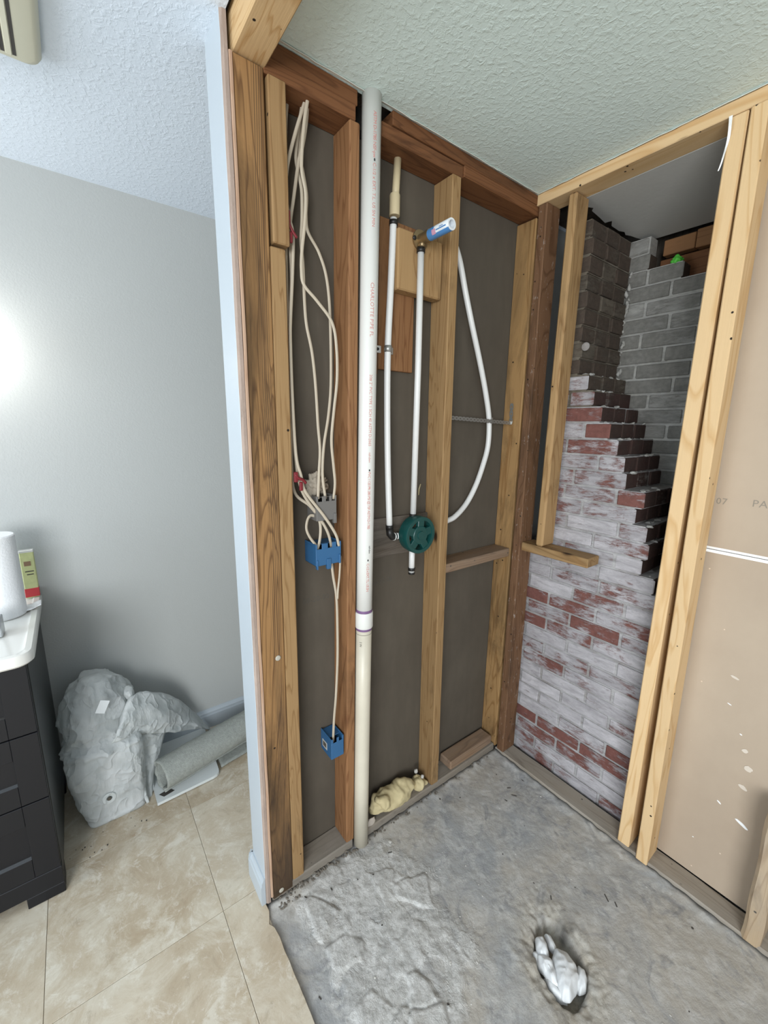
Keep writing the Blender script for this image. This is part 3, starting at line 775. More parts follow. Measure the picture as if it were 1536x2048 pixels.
# squeezed-out mortar lumps in the inner corner and on the steps
def lump(name, c, r, mat, parent, sub=3, amp=.35, freq=2.2, seed=0):
    bm = bmesh.new(); bmesh.ops.create_icosphere(bm, subdivisions=sub, radius=1)
    for v in bm.verts:
        d = v.co.normalized(); k = 1 + amp * fbm(d * freq + Vector((seed, seed * .7, 0)), 3)
        v.co = Vector((d.x * r[0], d.y * r[1], d.z * r[2])) * k + Vector(c)
    return mesh_obj(name, bm, mat, parent, smooth=True)
bm = bmesh.new()
for k in range(13, 20):
    for q in range(3):
        bmesh.ops.create_icosphere(bm, subdivisions=2, radius=random.uniform(.004, .009), matrix=Matrix.Translation((X0 + random.uniform(.0, .012), YB - random.uniform(0, .012), ZC + PIT * (k + random.uniform(-.5, .5)))) @ Matrix.Diagonal((.8, .8, 1.6, 1)))
for k, e in XEND.items():
    for q in range(7):
        bmesh.ops.create_icosphere(bm, subdivisions=2, radius=random.uniform(.003, .0075), matrix=Matrix.Translation((e - random.uniform(.0, .035), YF + random.uniform(.004, .3), ZC + PIT * (k + .5))) @ Matrix.Diagonal((1.6, 1.6, .7, 1)))
for v in bm.verts: v.co += Vector((noise.noise(v.co * 90), noise.noise(v.co * 90 + Vector((5, 0, 0))), noise.noise(v.co * 90 + Vector((0, 7, 0))))) * .006
tag(mesh_obj('mortar_smear', bm, m_mortar_g, ch, smooth=True), kind='stuff')
p = onY(1300, 1155, .2); lump('mortar_lump', (p.x, .20, p.z), (.018, .03, .028), m_mortar_w, ch, 3, .4, 2.5, 3)
p = onY(1152, 697, YF); 
c = onY(1171, 693, YF - .002); lathe('mortar_patch', [(.0005, -.001), (.012, -.001), (.0155, .001), (.0155, .004), (.0005, .004)], 'y', (max(c.x, .165), YF - .003, c.z), m_mortar_w, ch, 20)
p = onY(1351, 503, .45); tag(lump('sealant_blob', (.338, .452, 2.222), (.020, .022, .016), m_greenfoam, None, 3, .5, 2.4, 2), 'bright green blob of sealant on top of the grey chimney bricks', 'sealant')
# ================================================================== PLUMBING
# ---- white vent pipe in front of the second stud
vp = thing('vent_pipe', 'tall white plastic vent pipe with red printing and purple primed coupling', 'pipe', (.005, -.802, 0))
PB, PT = Vector((.006, -.803, .012)), Vector((.003, -.775, H + .02)); PR = .0268
pz = lambda z: PB + (PT - PB) * ((z - PB.z) / (PT.z - PB.z))
cz0, cz1 = .902, .958
bm = bmesh.new(); add_tube(bm, [pz(cz0 + .005), pz(1.2), pz(1.7), PT], PR, 36); bmesh.ops.recalc_face_normals(bm, faces=bm.faces)
mesh_obj('pipe_upper', bm, m_pvc, vp)
tube('pipe_lower', [PB, pz(.3), pz(.6), pz(cz0 + .005)], PR, m_pvc_old, vp, 36)
c = pz(.93)
cp = lathe('coupling', [(PR * .9, cz0), (PR * 1.10, cz0), (PR * 1.14, cz0 + .003), (PR * 1.14, cz1 - .003), (PR * 1.10, cz1), (PR * .9, cz1)], 'z', (c.x, c.y, 0), m_pvc, vp, 36)
for z, h in ((cz1 - .001, .010), (cz0 - .009, .009)):
    lathe('primer_band', [(PR * .95, z), (PR * 1.02, z), (PR * 1.04, z + h * .5), (PR * 1.02, z + h), (PR * .95, z + h)], 'z', (pz(z).x, pz(z).y, 0), m_purple, cp, 36)
def pipe_text(body, z_top, size, ang, mat, name='lettering', spacing=1.0):
    """lettering read from above downwards, wrapped round the pipe at the angle ang"""
    def xf(c):
        z = z_top - c.x; a = ang + (c.y - size * .35) / PR; r = PR + .0002 + c.z; q = pz(z)
        return (q.x + r * math.cos(a), q.y + r * math.sin(a), z)
    return mesh_obj(name, text_bm(body, size, xf, .00025, spacing), mat, vp)
A0 = math.radians(-12)
zt = lambda py: onX(735, py, .03).z
pipe_text('ASTM D-1785 NSF-pw', zt(212), .0125, A0, m_redink, spacing=.92)
pipe_text('C-1/2 x EXT. T.L. US SN MIN', zt(318), .0125, A0, m_redink, spacing=1.02)
pipe_text('CHARLOTTE PIPE FL', zt(562), .0155, A0, m_redink, spacing=1.05)
pipe_text('20# 2" PVC TYPE 1 SCH 40 ASTM D-2665', zt(748), .0122, A0, m_redink, spacing=.98)
pipe_text('nsf-dwv', zt(905), .010, A0, m_redink)
pipe_text('PVC 1120 PR 280 PSI @ 73F ASTM D-1785', zt(944), .0122, A0, m_redink, spacing=.84)
pipe_text('C-1/2 x EXT. T.L. US SN', zt(1127), .0122, A0, m_redink, spacing=.80)
pipe_text('nsf-dwv', zt(1092), .0085, A0 + .18, m_blackink)
pipe_text('2 IN', cz0 - .045, .010, A0 - .75, m_greyink)
bm = bmesh.new()
for py in (312, 941, 1121):
    z = zt(py); q = pz(z); add_box(bm, (q.x + PR * math.cos(A0) - .002, q.y + PR * math.sin(A0) - .002, z - .003), (q.x + PR * math.cos(A0) + .0012, q.y + PR * math.sin(A0) + .002, z + .003), .0006)
mesh_obj('print_mark', bm, m_blackink, vp)
for z, h in ((cz0 - .022, .0012),):
    q = pz(z); lathe('depth_mark', [(PR * .98, z), (PR * 1.006, z), (PR * 1.006, z + h), (PR * .98, z + h)], 'z', (q.x, q.y, 0), m_greyink, vp, 36)

def ring_at(name, p, d, r, l, mat, parent):
    d = Vector(d).normalized(); p = Vector(p); return tube(name, [p - d * l / 2, p + d * l / 2], r, mat, parent, 18)
# ---- left supply line: tan pipe above, white below
a_, b_, c_, d_, e_ = onX(796, 290, -.058), onX(789, 428, -.052), onX(787, 440, -.05), onX(775, 720, -.045), onX(779, 1056, -.036)
sl = thing('supply_pipe', 'white supply pipe with a tan upper section, strapped to the narrow board', 'pipe', tuple(e_))
a_ = Vector((a_.x, a_.y, 2.37))
tube('tan_pipe', [a_, b_ + Vector((0, 0, .01))], .0115, m_tan, sl, 16)
lathe('tan_coupling', [(.012, -.028), (.0165, -.028), (.0165, .028), (.0145, .032), (.012, .032)], 'z', tuple(b_ + Vector((0, 0, .022))), m_tan, sl, 20)
tube('white_pipe', spline([c_ + Vector((0, 0, .005)), onX(782, 560, -.047), d_, onX(775, 900, -.042), e_], 6), .0108, m_cpvc, sl, 16)
ring_at('crimp_ring', c_ + Vector((0, 0, -.008)), (0, 0, 1), .0135, .013, m_crimp, sl)
ring_at('crimp_ring', e_ + Vector((0, 0, .004)), (0, 0, 1), .0135, .013, m_crimp, sl)
# pipe clip on the narrow board
q = onX(776, 698, -.045)
cl = thing('pipe_clip', 'grey metal two-hole pipe clip on the narrow board behind the white pipe', 'clip', (-.072, q.y, q.z))
tube('band', [q + Vector((-.0, 0, -.010)), q + Vector((0, 0, .010))], .0128, m_steel, cl, 20)
for s in (-1, 1):
    box('ear', (-.0725, q.y + s * .012 - (.026 if s < 0 else 0), q.z - .011), (-.066, q.y + s * .012 + (.026 if s > 0 else 0), q.z + .011), m_white_metal if s < 0 else m_steel, cl, .001)
lathe('nail_head', [(.0005, 0), (.0052, 0), (.0045, .002), (.0005, .003)], 'x', (-.066, q.y - .026, q.z), m_crimp, cl, 12)

# ---- shower riser from the valve up to the drop-ear elbow
VC = onX(840, 1070, .018)
top, bot = onX(842, 494, -.018), onX(826, 1034, -.018)
rs = thing('shower_riser', 'straight white riser pipe between green valve and stub-out elbow', 'pipe', tuple(bot))
tube('pipe', [top + Vector((0, 0, -.004)), onX(836, 740, -.018), bot], .0108, m_cpvc, rs, 16)
ring_at('crimp_ring', top + Vector((0, 0, -.010)), (0, 0, 1), .0135, .014, m_crimp, rs)
ring_at('crimp_ring', bot + Vector((0, 0, .006)), (0, 0, 1), .0135, .012, m_crimp, rs)
el = thing('stub_out', 'shower stub-out pipe in blue and white label pointing out from wooden block', 'pipe', (-.03, top.y, top.z))
ey, ez = top.y + .003, 2.153
el0 = lathe('drop_ear_elbow', [(.010, -.030), (.030, -.030), (.030, -.024), (.017, -.022), (.0165, .008), (.0185, .010), (.0185, .022), (.010, .022)], 'x', (0, ey, ez), m_brass, el, 24)
for dy, dz in ((-.026, 0), (.024, .012)): lathe('ear_screw', [(.001, -.025), (.007, -.025), (.007, -.022), (.0045, -.020), (.001, -.020)], 'x', (0, ey + dy, ez + dz), m_crimp, el0, 12)
tube('elbow_leg', [(-.012, ey, ez - .008), (-.018, top.y, top.z - .002)], .0115, m_brass, el, 16)
R1 = .0168
bm = add_lathe(bmesh.new(), [(R1, .020), (R1, .052), (R1, .112), (R1 * .97, .113), (R1 * .68, .113), (R1 * .66, .100), (.0, .06)], 'x', (0, ey, ez), 40)
bmesh.ops.remove_doubles(bm, verts=bm.verts, dist=1e-5); bmesh.ops.recalc_face_normals(bm, faces=bm.faces)
for f in bm.faces:
    c = f.calc_center_median(); a = math.atan2(c.z - ez, -(c.y - ey))
    if c.x < .05 and (c - Vector((c.x, ey, ez))).length > R1 * .9: f.material_index = 1
    elif c.x > .1 and (c - Vector((c.x, ey, ez))).length < R1 * .62: f.material_index = 2
    elif c.x < .112 and a < -.55 and a > -2.4: f.material_index = 1
stub = smooth_angle(mesh_obj('stub_tube', bm, [m_whitelabel, m_bluelabel, m_dark], el))
def patch(name, x0, x1, a0, a1, mat, n=8, r=R1 + .0004):
    bm = bmesh.new(); g = [[bm.verts.new((x, ey - r * math.cos(a), ez + r * math.sin(a))) for a in [a0 + (a1 - a0) * k / n for k in range(n + 1)]] for x in (x0, x1)]
    for k in range(n): bm.faces.new((g[0][k], g[0][k + 1], g[1][k + 1], g[1][k]))
    o = mesh_obj(name, bm, mat, el); o.modifiers.new('t', 'SOLIDIFY').thickness = .0003; return o
patch('label_picture', .044, .060, -.75, .1, m_pinklabel)
patch('label_band', .062, .104, -.30, -.12, m_bluelabel); patch('label_band', .070, .098, -.55, -.42, m_whitelabel)
patch('label_band', .076, .092, .0, .12, m_bluelabel)

# ---- mixing valve under its green plaster guard
vv = thing('shower_valve', 'shower mixing valve behind a dark green round plastic guard', 'valve', (0, VC.y, VC.z))
vy, vz = VC.y, VC.z; GR = .068
gd = lathe('guard_ring', [(GR * .80, -.022), (GR * .96, -.022), (GR, .0), (GR, .020), (GR * .97, .024), (GR * .80, .024), (GR * .78, .020), (GR * .78, -.018)], 'x', (0, vy, vz), m_green, vv, 48, True)
lathe('guard_hub', [(.018, -.02), (GR * .50, .006), (GR * .50, .020), (GR * .46, .023), (.016, .023), (.015, .027), (.002, .027)], 'x', (0, vy, vz), m_green, vv, 40)
for k in range(5):
    a = math.radians(14 + 72 * k); bm = bmesh.new(); add_box(bm, (.006, GR * .44, -.0145), (.021, GR * .84, .0145), .002)
    bm.transform(Matrix.Translation((0, vy, vz)) @ Matrix.Rotation(a, 4, 'X')); mesh_obj('guard_spoke', bm, m_green, vv)
lathe('valve_body', [(.004, -.066), (.024, -.066), (.027, -.045), (.027, -.02), (.018, -.008), (.004, -.008)], 'x', (0, vy, vz), m_brass, vv, 24)
t1 = Vector((-.03, vy, vz))
pt = onX(822, 1052, -.025)
tube('top_port', [(-.035, vy, vz + .01), (-.022, bot.y, bot.z - .016), (-.018, bot.y, bot.z + .004)], .0115, m_white_metal, vv, 16)
lp = onX(800, 1070, -.035)
tube('side_port', [(-.04, vy, vz), tuple(lp)], .0105, m_white_metal, vv, 16)
s0, s1 = onX(824, 1098, -.020), onX(823, 1146, -.020)
tube('stub_pipe', [s0 + Vector((0, 0, .02)), s1], .0108, m_cpvc, vv, 16)
ring_at('crimp_ring', s0 + Vector((0, 0, .006)), (0, 0, 1), .0135, .008, m_crimp, vv); ring_at('crimp_ring', s1 + Vector((0, 0, .016)), (0, 0, 1), .0135, .011, m_crimp, vv)
tube('stub_plug', [s1 + Vector((0, 0, -.003)), s1 + Vector((0, 0, .004))], .0125, m_crimp, vv, 16)
# elbow that carries the left supply into the valve
eb = thing('pipe_elbow', 'black elbow fitting with white collars between left supply pipe and valve', 'fitting', tuple(e_))
tube('elbow', [e_ + Vector((0, 0, -.002)), onX(780, 1068, -.036), onX(784, 1073, -.036), onX(791, 1073, -.036)], .0132, m_crimp, eb, 16)
tube('collar', [onX(787, 1073, -.0355), onX(789, 1073, -.0355)], .0142, m_white_metal, eb, 16)
tube('collar', [onX(791, 1072.5, -.036), onX(797, 1071.5, -.036)], .0118, m_cpvc, eb, 16)
tube('crimp_band', [onX(797, 1071.5, -.036), onX(801, 1071, -.036)], .0138, m_crimp, eb, 16)

# ---- bowed flexible pipe and the perforated strap
pxs = [(906, 482), (913, 500), (921, 530), (931, 585), (944, 650), (960, 725), (972, 790), (978, 840), (976, 890), (966, 930), (951, 972), (932, 1008), (910, 1033), (893, 1042), (886, 1046)]
tube('flexible_pipe', spline([onX(x, y, -.058 if 3 < i < 12 else (-.066 if i < 12 else -.05)) for i, (x, y) in enumerate(pxs)], 8), .0108, m_cpvc, None, 16)
tag(bpy.data.objects['flexible_pipe'], 'long white flexible pipe bowed out to the right behind the third stud', 'pipe')
sp = thing('pipe_strap', 'perforated steel strap holding the bowed white pipe, nailed to corner stud', 'strap', (-.046, -.005, 1.59))
A, B = onX(886, 834, -.045), onX(1017, 846, -.045); B.y = -.003
bm = bmesh.new(); nh = 22; hw = .0085
def strip_with_holes(bm, p, q, up, nrm, n, hw, hole, th=.0012):
    d = (q - p) / n; c8 = 12
    for i in range(n):
        o0 = p + d * i; cen = o0 + d * .5; du = d * .5; L = d.length / 2
        outer = []; inner = []
        for k in range(c8):
            a = 2 * math.pi * k / c8; ca, sa = math.cos(a), math.sin(a); m_ = max(abs(ca), abs(sa))
            outer.append(cen + d.normalized() * (ca / m_ * L) + up * (sa / m_ * hw)); inner.append(cen + d.normalized() * ca * hole + up * sa * hole)
        V = [[bm.verts.new(x + nrm * s) for x in ring] for s in (0, th) for ring in (outer, inner)]
        for k in range(c8):
            k2 = (k + 1) % c8
            bm.faces.new((V[0][k], V[0][k2], V[1][k2], V[1][k])); bm.faces.new((V[2][k2], V[2][k], V[3][k], V[3][k2])); bm.faces.new((V[1][k], V[1][k2], V[3][k2], V[3][k]))
    bmesh.ops.remove_doubles(bm, verts=bm.verts, dist=1e-5)
A = Vector((-.0445, A.y, A.z)); B = Vector((-.0445, -.0015, B.z))
strip_with_holes(bm, A, B, Vector((0, 0, 1)), Vector((1, 0, 0)), 20, .0075, .0028); mesh_obj('strap_band', bm, m_steel, sp)
bm = bmesh.new(); strip_with_holes(bm, Vector((-.046, -.0005, B.z - .006)), Vector((-.0475, -.0005, B.z + .082)), Vector((1, 0, 0)), Vector((0, -1, 0)), 3, .0085, .0035); mesh_obj('bent_tab', bm, m_steel, sp)
q = onX(977, 841, -.045); lathe('strap_loop', [(.0115, -.012), (.0125, -.012), (.0125, .012), (.0115, .012)], 'z', (-.058, -.125, q.z), m_steel, sp, 20, True)

# ================================================================== WIRING
def cable(label, path, xs, r=.0047, flat=.55):
    n = len(path); pts = []
    for i, (px, py) in enumerate(path):
        t = i / (n - 1) * (len(xs) - 1); k = min(int(t), len(xs) - 2); pts.append(onX(px, py, xs[k] + (xs[k + 1] - xs[k]) * (t - k)))
    o = tube('electrical_cable', spline(pts, 7), r, m_cable, None, 10, True, flat, (1, 0, 0))
    return tag(o, label, 'cable', 'pale electrical cables in the stud bay')
cable('pale cable running down by the first stud to the right end of blue double box',
      [(616, 178), (611, 200), (590, 268), (575, 330), (572, 380), (577, 430), (586, 470), (585, 547), (581, 640), (581, 690), (585, 800), (592, 910), (602, 951), (611, 984), (648, 1032), (671, 1068), (678, 1092)], [-.030, -.030, -.026, -.020, -.012])
cable('pale cable held by both red staples, dropping into the middle of blue double box',
      [(617, 180), (613, 240), (606, 288), (597, 325), (587, 397), (581, 440), (580, 480), (583, 560), (579, 660), (583, 780), (588, 880), (593, 930), (597, 958), (609, 992), (637, 1032), (656, 1066), (664, 1100)], [-.042, -.042, -.040, -.034, -.030])
cable('pale cable emerging from behind the first stud below the red staple into blue double box',
      [(577, 172), (571, 256), (570, 400), (574, 600), (580, 800), (583, 930), (590, 986), (619, 1011), (636, 1034), (641, 1056), (639, 1083), (634, 1101)], [-.062, -.062, -.056, -.034, -.026])
cable('short pale cable bent into a loop over the left end of blue double box',
      [(645, 1046), (635, 1035), (622, 1031), (615, 1040), (613, 1058), (620, 1075), (633, 1092), (638, 1102)], [-.044, -.040, -.030, -.030])
cable('pale cable swaying down to the leftmost hole of grey electrical box',
      [(612, 182), (602, 225), (592, 303), (595, 340), (603, 380), (604, 436), (602, 482), (606, 530), (609, 602), (613, 650), (624, 705), (631, 770), (636, 850), (640, 900), (638, 944), (636, 998)], [-.050, -.050, -.050, -.046, -.030])
cable('pale cable bowing wide beside the second stud into the middle hole of grey electrical box',
      [(616, 184), (606, 240), (598, 303), (605, 340), (613, 390), (612, 430), (616, 464), (638, 506), (653, 556), (660, 630), (662, 760), (657, 830), (648, 890), (645, 948), (651, 998)], [-.055, -.058, -.058, -.046, -.034])
cable('pale cable crossing to the second stud, entering the rightmost hole of grey electrical box',
      [(618, 182), (608, 250), (603, 334), (611, 385), (610, 440), (604, 500), (603, 540), (608, 570), (634, 602), (664, 645), (673, 695), (674, 760), (668, 820), (663, 880), (667, 930), (670, 966), (667, 998)], [-.020, -.014, -.008, -.006, -.014, -.030])
cable('pale cable from the underside of blue double box down to small blue box',
      [(662, 1112), (666, 1150), (673, 1195), (675, 1260), (675, 1320), (672, 1390), (668, 1440), (666, 1490)], [-.030, -.022, -.016, -.016, -.030])
cable('thin pale cable joining the lower cable just below blue double box',
      [(681, 1112), (679, 1150), (676, 1180), (675, 1198)], [-.020, -.014, -.009, -.009], .0036)
# red staples
for lab, px, py, pts in (('upper dark red cable staple on the side of first stud', 583, 450, [(575, 426), (578, 446), (585, 462), (594, 476)]), ('lower red cable staple just above grey electrical box', 603, 958, [(591, 948), (597, 956), (606, 960), (612, 966)])):
    bm = bmesh.new(); add_tube(bm, spline([onX(a, b, -.012) for a, b in pts], 4), [.006] * 13, 8, flat=.6); bmesh.ops.recalc_face_normals(bm, faces=bm.faces)
    p = onX(px, py, -.012); st = thing('cable_staple', lab, 'staple', tuple(p), 'red cable staples')
    mesh_obj('staple_bridge', bm, m_red, st)
    a, b = onX(*pts[0], -.014), onX(*pts[1], -.012)
    bm = bmesh.new(); add_box(bm, (min(a.x, b.x) - .003, a.y - .006, b.z - .012), (a.x + .006, a.y + .006, a.z + .006), .002); mesh_obj('staple_leg', bm, m_red, st)
    c2 = onX(pts[2][0] - 4, pts[2][1] + 12, -.012); bm = bmesh.new(); add_box(bm, (c2.x - .004, c2.y - .005, c2.z - .014), (c2.x + .004, c2.y + .005, c2.z + .012), .002); mesh_obj('staple_leg', bm, m_red, st)

def device_box(name, label, y0, y1, z0, z1, xb, xf_, mat, holes, sticker=False, tabs=()):
    """a switch box seen from behind: open cable notches along its top edge"""
    t = thing(name, label, 'electrical box', (xb, (y0 + y1) / 2, z0)); th = .0028; D = .016
    bm = bmesh.new()
    add_box(bm, (xf_ - th, y0, z0), (xf_, y1, z1 - D), .0012)                          # back
    xs = [y0] + [v for h in holes for v in h] + [y1]
    for i in range(0, len(xs), 2):
        if xs[i + 1] - xs[i] > .001: add_box(bm, (xf_ - th, xs[i], z1 - D - .001), (xf_, xs[i + 1], z1), .0008)
    mesh_obj('back', bm, mat, t)
    box('side', (xb, y0, z0), (xf_ - .001, y0 + th, z1), mat, t, .001); box('side', (xb, y1 - th, z0), (xf_ - .001, y1, z1), mat, t, .001)
    box('floor_plate', (xb, y0, z0), (xf_ - .001, y1, z0 + th), mat, t, .001)
    box('top_plate', (xb, y0, z1 - th - .006), (xf_ - .024, y1, z1 - .006), mat, t, .001)
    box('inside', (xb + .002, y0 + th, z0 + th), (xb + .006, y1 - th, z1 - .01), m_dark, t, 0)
    for (ty, tw, tz, td) in tabs: box('tab', (xf_ - .008, ty - tw / 2, tz - td), (xf_ + .004, ty + tw / 2, tz + .02), mat, t, .001)
    if sticker:
        s = box('sticker', (xb + .012, y0 - .0006, z0 + .018), (xb + .045, y0 + .0002, z0 + .046), m_white_metal, t, 0)
        box('sticker_print', (xb + .017, y0 - .0009, z0 + .023), (xb + .040, y0 - .0005, z0 + .041), m_greyink, s, 0)
    return t
device_box('electrical_box', 'grey electrical box with crumpled paper tucked behind its top', -.950, -.880, 1.282, 1.358, -.086, -.022, m_greybox, [(-.944, -.930), (-.917, -.905), (-.897, -.885)], tabs=((-.887, .010, 1.282, .012),))
device_box('electrical_box', 'blue double electrical box nailed to the second stud with cables entering its top', -.961, -.872, 1.142, 1.212, -.086, -.010, m_bluebox, [(-.956, -.940), (-.919, -.904), (-.889, -.877)], tabs=((-.917, .014, 1.142, .014), (-.957, .004, 1.142, .010), (-.878, .006, 1.15, .010)))
device_box('electrical_box', 'small blue single electrical box with a pale sticker low on the second stud', -.916, -.866, .424, .503, -.086, -.010, m_bluebox, [(-.908, -.894), (-.885, -.872)], True)
# crumpled paper behind the grey box
q = onX(632, 968, -.055)
tag(lump('crumpled_paper', tuple(onX(630, 972, -.062)), (.012, .036, .034), m_crumple, None, 4, .6, 2.8, 5), 'crumpled tan paper stuffed above the grey electrical box', 'paper')

# ================================================================== FOOT OF THE WALL
def blob(name, label, cat, pts, radii, mat, parent=None, amp=.16, freq=14, seed=0):
    pts = spline(pts, 8); n = len(pts); rr = []
    for i in range(n):
        t = i / (n - 1) * (len(radii) - 1); k = min(int(t), len(radii) - 2); rr.append(radii[k] + (radii[k + 1] - radii[k]) * (t - k))
    bm = add_tube(bmesh.new(), pts, rr, 22)
    bmesh.ops.subdivide_edges(bm, edges=bm.edges, cuts=1, use_grid_fill=True); bmesh.ops.triangulate(bm, faces=bm.faces)
    bm.normal_update(); add = []
    for v in bm.verts:
        q = v.co * freq + Vector((seed, 0, 0)); add.append(v.normal * (amp * .12 * fbm(q, 3) - .004 * max(0, .35 - abs(noise.noise(q * 1.3))) ))
    for v, d in zip(bm.verts, add): v.co += d
    bmesh.ops.recalc_face_normals(bm, faces=bm.faces)
    o = mesh_obj(name, bm, mat, parent, smooth=True)
    return tag(o, label, cat) if label else o
fl = thing('foam_lump', 'lumpy yellow foam roll lying on the bottom plate beside the vent pipe', 'foam', (-.04, -.62, .04))
blob('lump_body', None, None, [onX(742, 1622, -.028), onX(762, 1603, -.030), onX(790, 1590, -.032), onX(812, 1573, -.034), onX(826, 1566, -.036)], [.014, .036, .041, .045, .045, .030, .010], m_foam, fl, .10, 18, 1)
blob('lump_fold', None, None, [onX(752, 1600, -.018), onX(768, 1604, -.012), onX(782, 1606, -.014)], [.010, .027, .012], m_foam, fl, .09, 20, 7)
blob('foam_lump', 'small yellow foam knot against the foot of the third stud', 'foam', [onX(829, 1568, -.030), onX(838, 1565, -.030), onX(850, 1560, -.028)], [.016, .031, .026, .012], m_foam, None, .10, 24, 4)
tag(lump('plaster_chip', tuple(onX(845, 1553, -.02)), (.006, .008, .009), plain('plaster', (.50, .48, .44), .9), None, 2, .3, 2, 8), 'small white plaster chip stuck on the yellow foam knot', 'debris')
tag(lump('plaster_chip', tuple(onX(832, 1542, -.05)), (.008, .009, .011), bpy.data.materials['plaster'], None, 2, .4, 2, 3), 'pale plaster chip behind the yellow foam knot', 'debris')
tag(lump('plaster_flake', tuple(onX(742, 1646, -.012)), (.005, .020, .024), plain('pinkish_plaster', (.50, .44, .38), .9), None, 3, .25, 2, 6), 'pinkish plaster flake leaning at the foot of the vent pipe', 'debris')
tag(tube('wood_sliver', [onX(841, 968, -.078), onX(838, 978, -.074), onX(837, 990, -.078)], .0022, m_foam, None, 6), 'tiny yellow splinter stuck on the taupe board behind the riser', 'debris')

# crumpled white plastic in the broken hole
zc_ = -.012
pb = thing('plastic_bag', 'crumpled white plastic film stuffed in the broken drain hole', 'plastic film', (HOLE.x, HOLE.y, -.05))
def film(name, out, z, seed, amp=.012, bulge=.02):
    z -= .006
    pts = [onZ(px, py, z) for px, py in out]; cen = sum(pts, Vector()) / len(pts)
    bm = bmesh.new(); N = 12; n = len(pts) * 4; ringp = []
    loop = [pts[i // 4].lerp(pts[(i // 4 + 1) % len(pts)], (i % 4) / 4) for i in range(n)]
    rings = []
    for j in range(N + 1):
        t = j / N; ring = []
        for p in loop:
            q = cen.lerp(p, t); u = Vector((q.x, q.y, seed)) * 44
            fold = 1 - abs(noise.noise(u + Vector((0, 0, 0)))) * 2
            q.z += bulge * (1 - t ** 2.2) + amp * (fold - .5) * (.4 + .6 * t) * (1 if j else 0) - .018 * t ** 6
            ring.append(bm.verts.new(q))
        rings.append(ring)
    for a, b in zip(rings, rings[1:]):
        for k in range(n):
            k2 = (k + 1) % n
            try: bm.faces.new((a[k], b[k], b[k2], a[k2]))
            except ValueError: pass
    bmesh.ops.remove_doubles(bm, verts=bm.verts, dist=1e-5); bmesh.ops.recalc_face_normals(bm, faces=bm.faces)
    o = mesh_obj(name, bm, m_rag, pb, smooth=True); o.modifiers.new('t', 'SOLIDIFY').thickness = .0015
    u = o.modifiers.new('s', 'SUBSURF'); u.levels = 2; u.render_levels = 2
film('film_fold', [(1110, 1888), (1134, 1898), (1154, 1924), (1162, 1950), (1156, 1978), (1142, 2000), (1126, 1996), (1114, 1972), (1108, 1940), (1104, 1910)], .006, 1, .008, .016)
film('film_fold', [(1072, 1904), (1092, 1906), (1108, 1918), (1116, 1948), (1122, 1984), (1106, 1974), (1090, 1948), (1076, 1928)], -.002, 4, .010, .014)
film('film_fold', [(1070, 1870), (1084, 1868), (1094, 1882), (1100, 1906), (1096, 1920), (1080, 1914), (1072, 1894)], .000, 9, .007, .012)
film('film_fold', [(1154, 1924), (1170, 1936), (1176, 1956), (1174, 1980), (1160, 1986), (1150, 1970)], -.006, 12, .008, .012)
film('film_fold', [(1088, 1862), (1100, 1866), (1116, 1898), (1112, 1908), (1098, 1892)], -.010, 15, .004, .008)
film('film_fold', [(1086, 1946), (1106, 1968), (1126, 1990), (1138, 2004), (1122, 2002), (1098, 1980)], -.010, 18, .006, .010)
film('film_fold', [(1060, 1900), (1074, 1898), (1082, 1916), (1088, 1940), (1076, 1936), (1064, 1918)], -.016, 22, .006, .008)
# ================================================================== BATHROOM
# ---- vanity cabinet, drawers to the room
VX, VY = -.440, -1.702
va = thing('vanity_cabinet', 'black lacquered vanity cabinet with shaker drawers below white basin top', 'cabinet', (-.7, -2.1, .012))
box('side_panel', (-.972, VY - .018, .075), (VX - .021, VY, .862), m_vanity_side, va, .001)
box('side_panel', (-.972, -2.62, .075), (VX - .021, -2.602, .862), m_vanity_side, va, .001)
box('carcass', (-.972, -2.60, .09), (VX - .03, VY - .0185, .855), m_vanity, va, 0)
bm = bmesh.new()
for y0_, y1_ in ((VY - .10, VY), (-2.62, -2.52)): add_box(bm, (VX - .075, y0_, .0125), (VX - .0215, y1_, .0745), .003)
for y0_, y1_ in ((VY - .08, VY), (-2.62, -2.54)): add_box(bm, (-.97, y0_, .0125), (-.91, y1_, .0745), .003)
mesh_obj('feet', bm, m_vanity, va)
pl = box('plinth_rail', (VX - .021, -2.62, .052), (VX - .001, VY, .118), m_vanity, va, .002)
box('plinth_foot', (VX - .021, VY - .098, .0125), (VX - .001, VY, .053), m_vanity, pl, .002)
m_bead = plain('lacquer_bead', (.012, .012, .013), .16, spec=1.0)
def shaker(y0, y1, z0, z1, rail):
    d = box('drawer', (VX - .021, y0, z0), (VX - .009, y1, z1), m_vanity, va, 0)
    bm = bmesh.new(); st = .066
    add_box(bm, (VX - .009, y0, z0), (VX, y0 + st, z1), .0012); add_box(bm, (VX - .009, y1 - st, z0), (VX, y1, z1), .0012)
    add_box(bm, (VX - .009, y0 + st, z0), (VX, y1 - st, z0 + rail), .0012); add_box(bm, (VX - .009, y0 + st, z1 - rail), (VX, y1 - st, z1), .0012)
    mesh_obj('frame', bm, m_vanity, d)
    # the bevel at the foot of the sunk panel, which catches the light
    bm = bmesh.new(); vv_ = [[bm.verts.new((VX + a_, y_, z0 + rail + b_)) for a_, b_ in ((-.0090, -.0002), (-.0004, -.0002), (-.0090, .0055))] for y_ in (y0 + st, y1 - st)]
    for k in range(3): bm.faces.new((vv_[0][k], vv_[0][(k + 1) % 3], vv_[1][(k + 1) % 3], vv_[1][k]))
    bm.faces.new(vv_[0]); bm.faces.new(vv_[1][::-1]); bmesh.ops.recalc_face_normals(bm, faces=bm.faces); mesh_obj('bead', bm, m_bead, d)
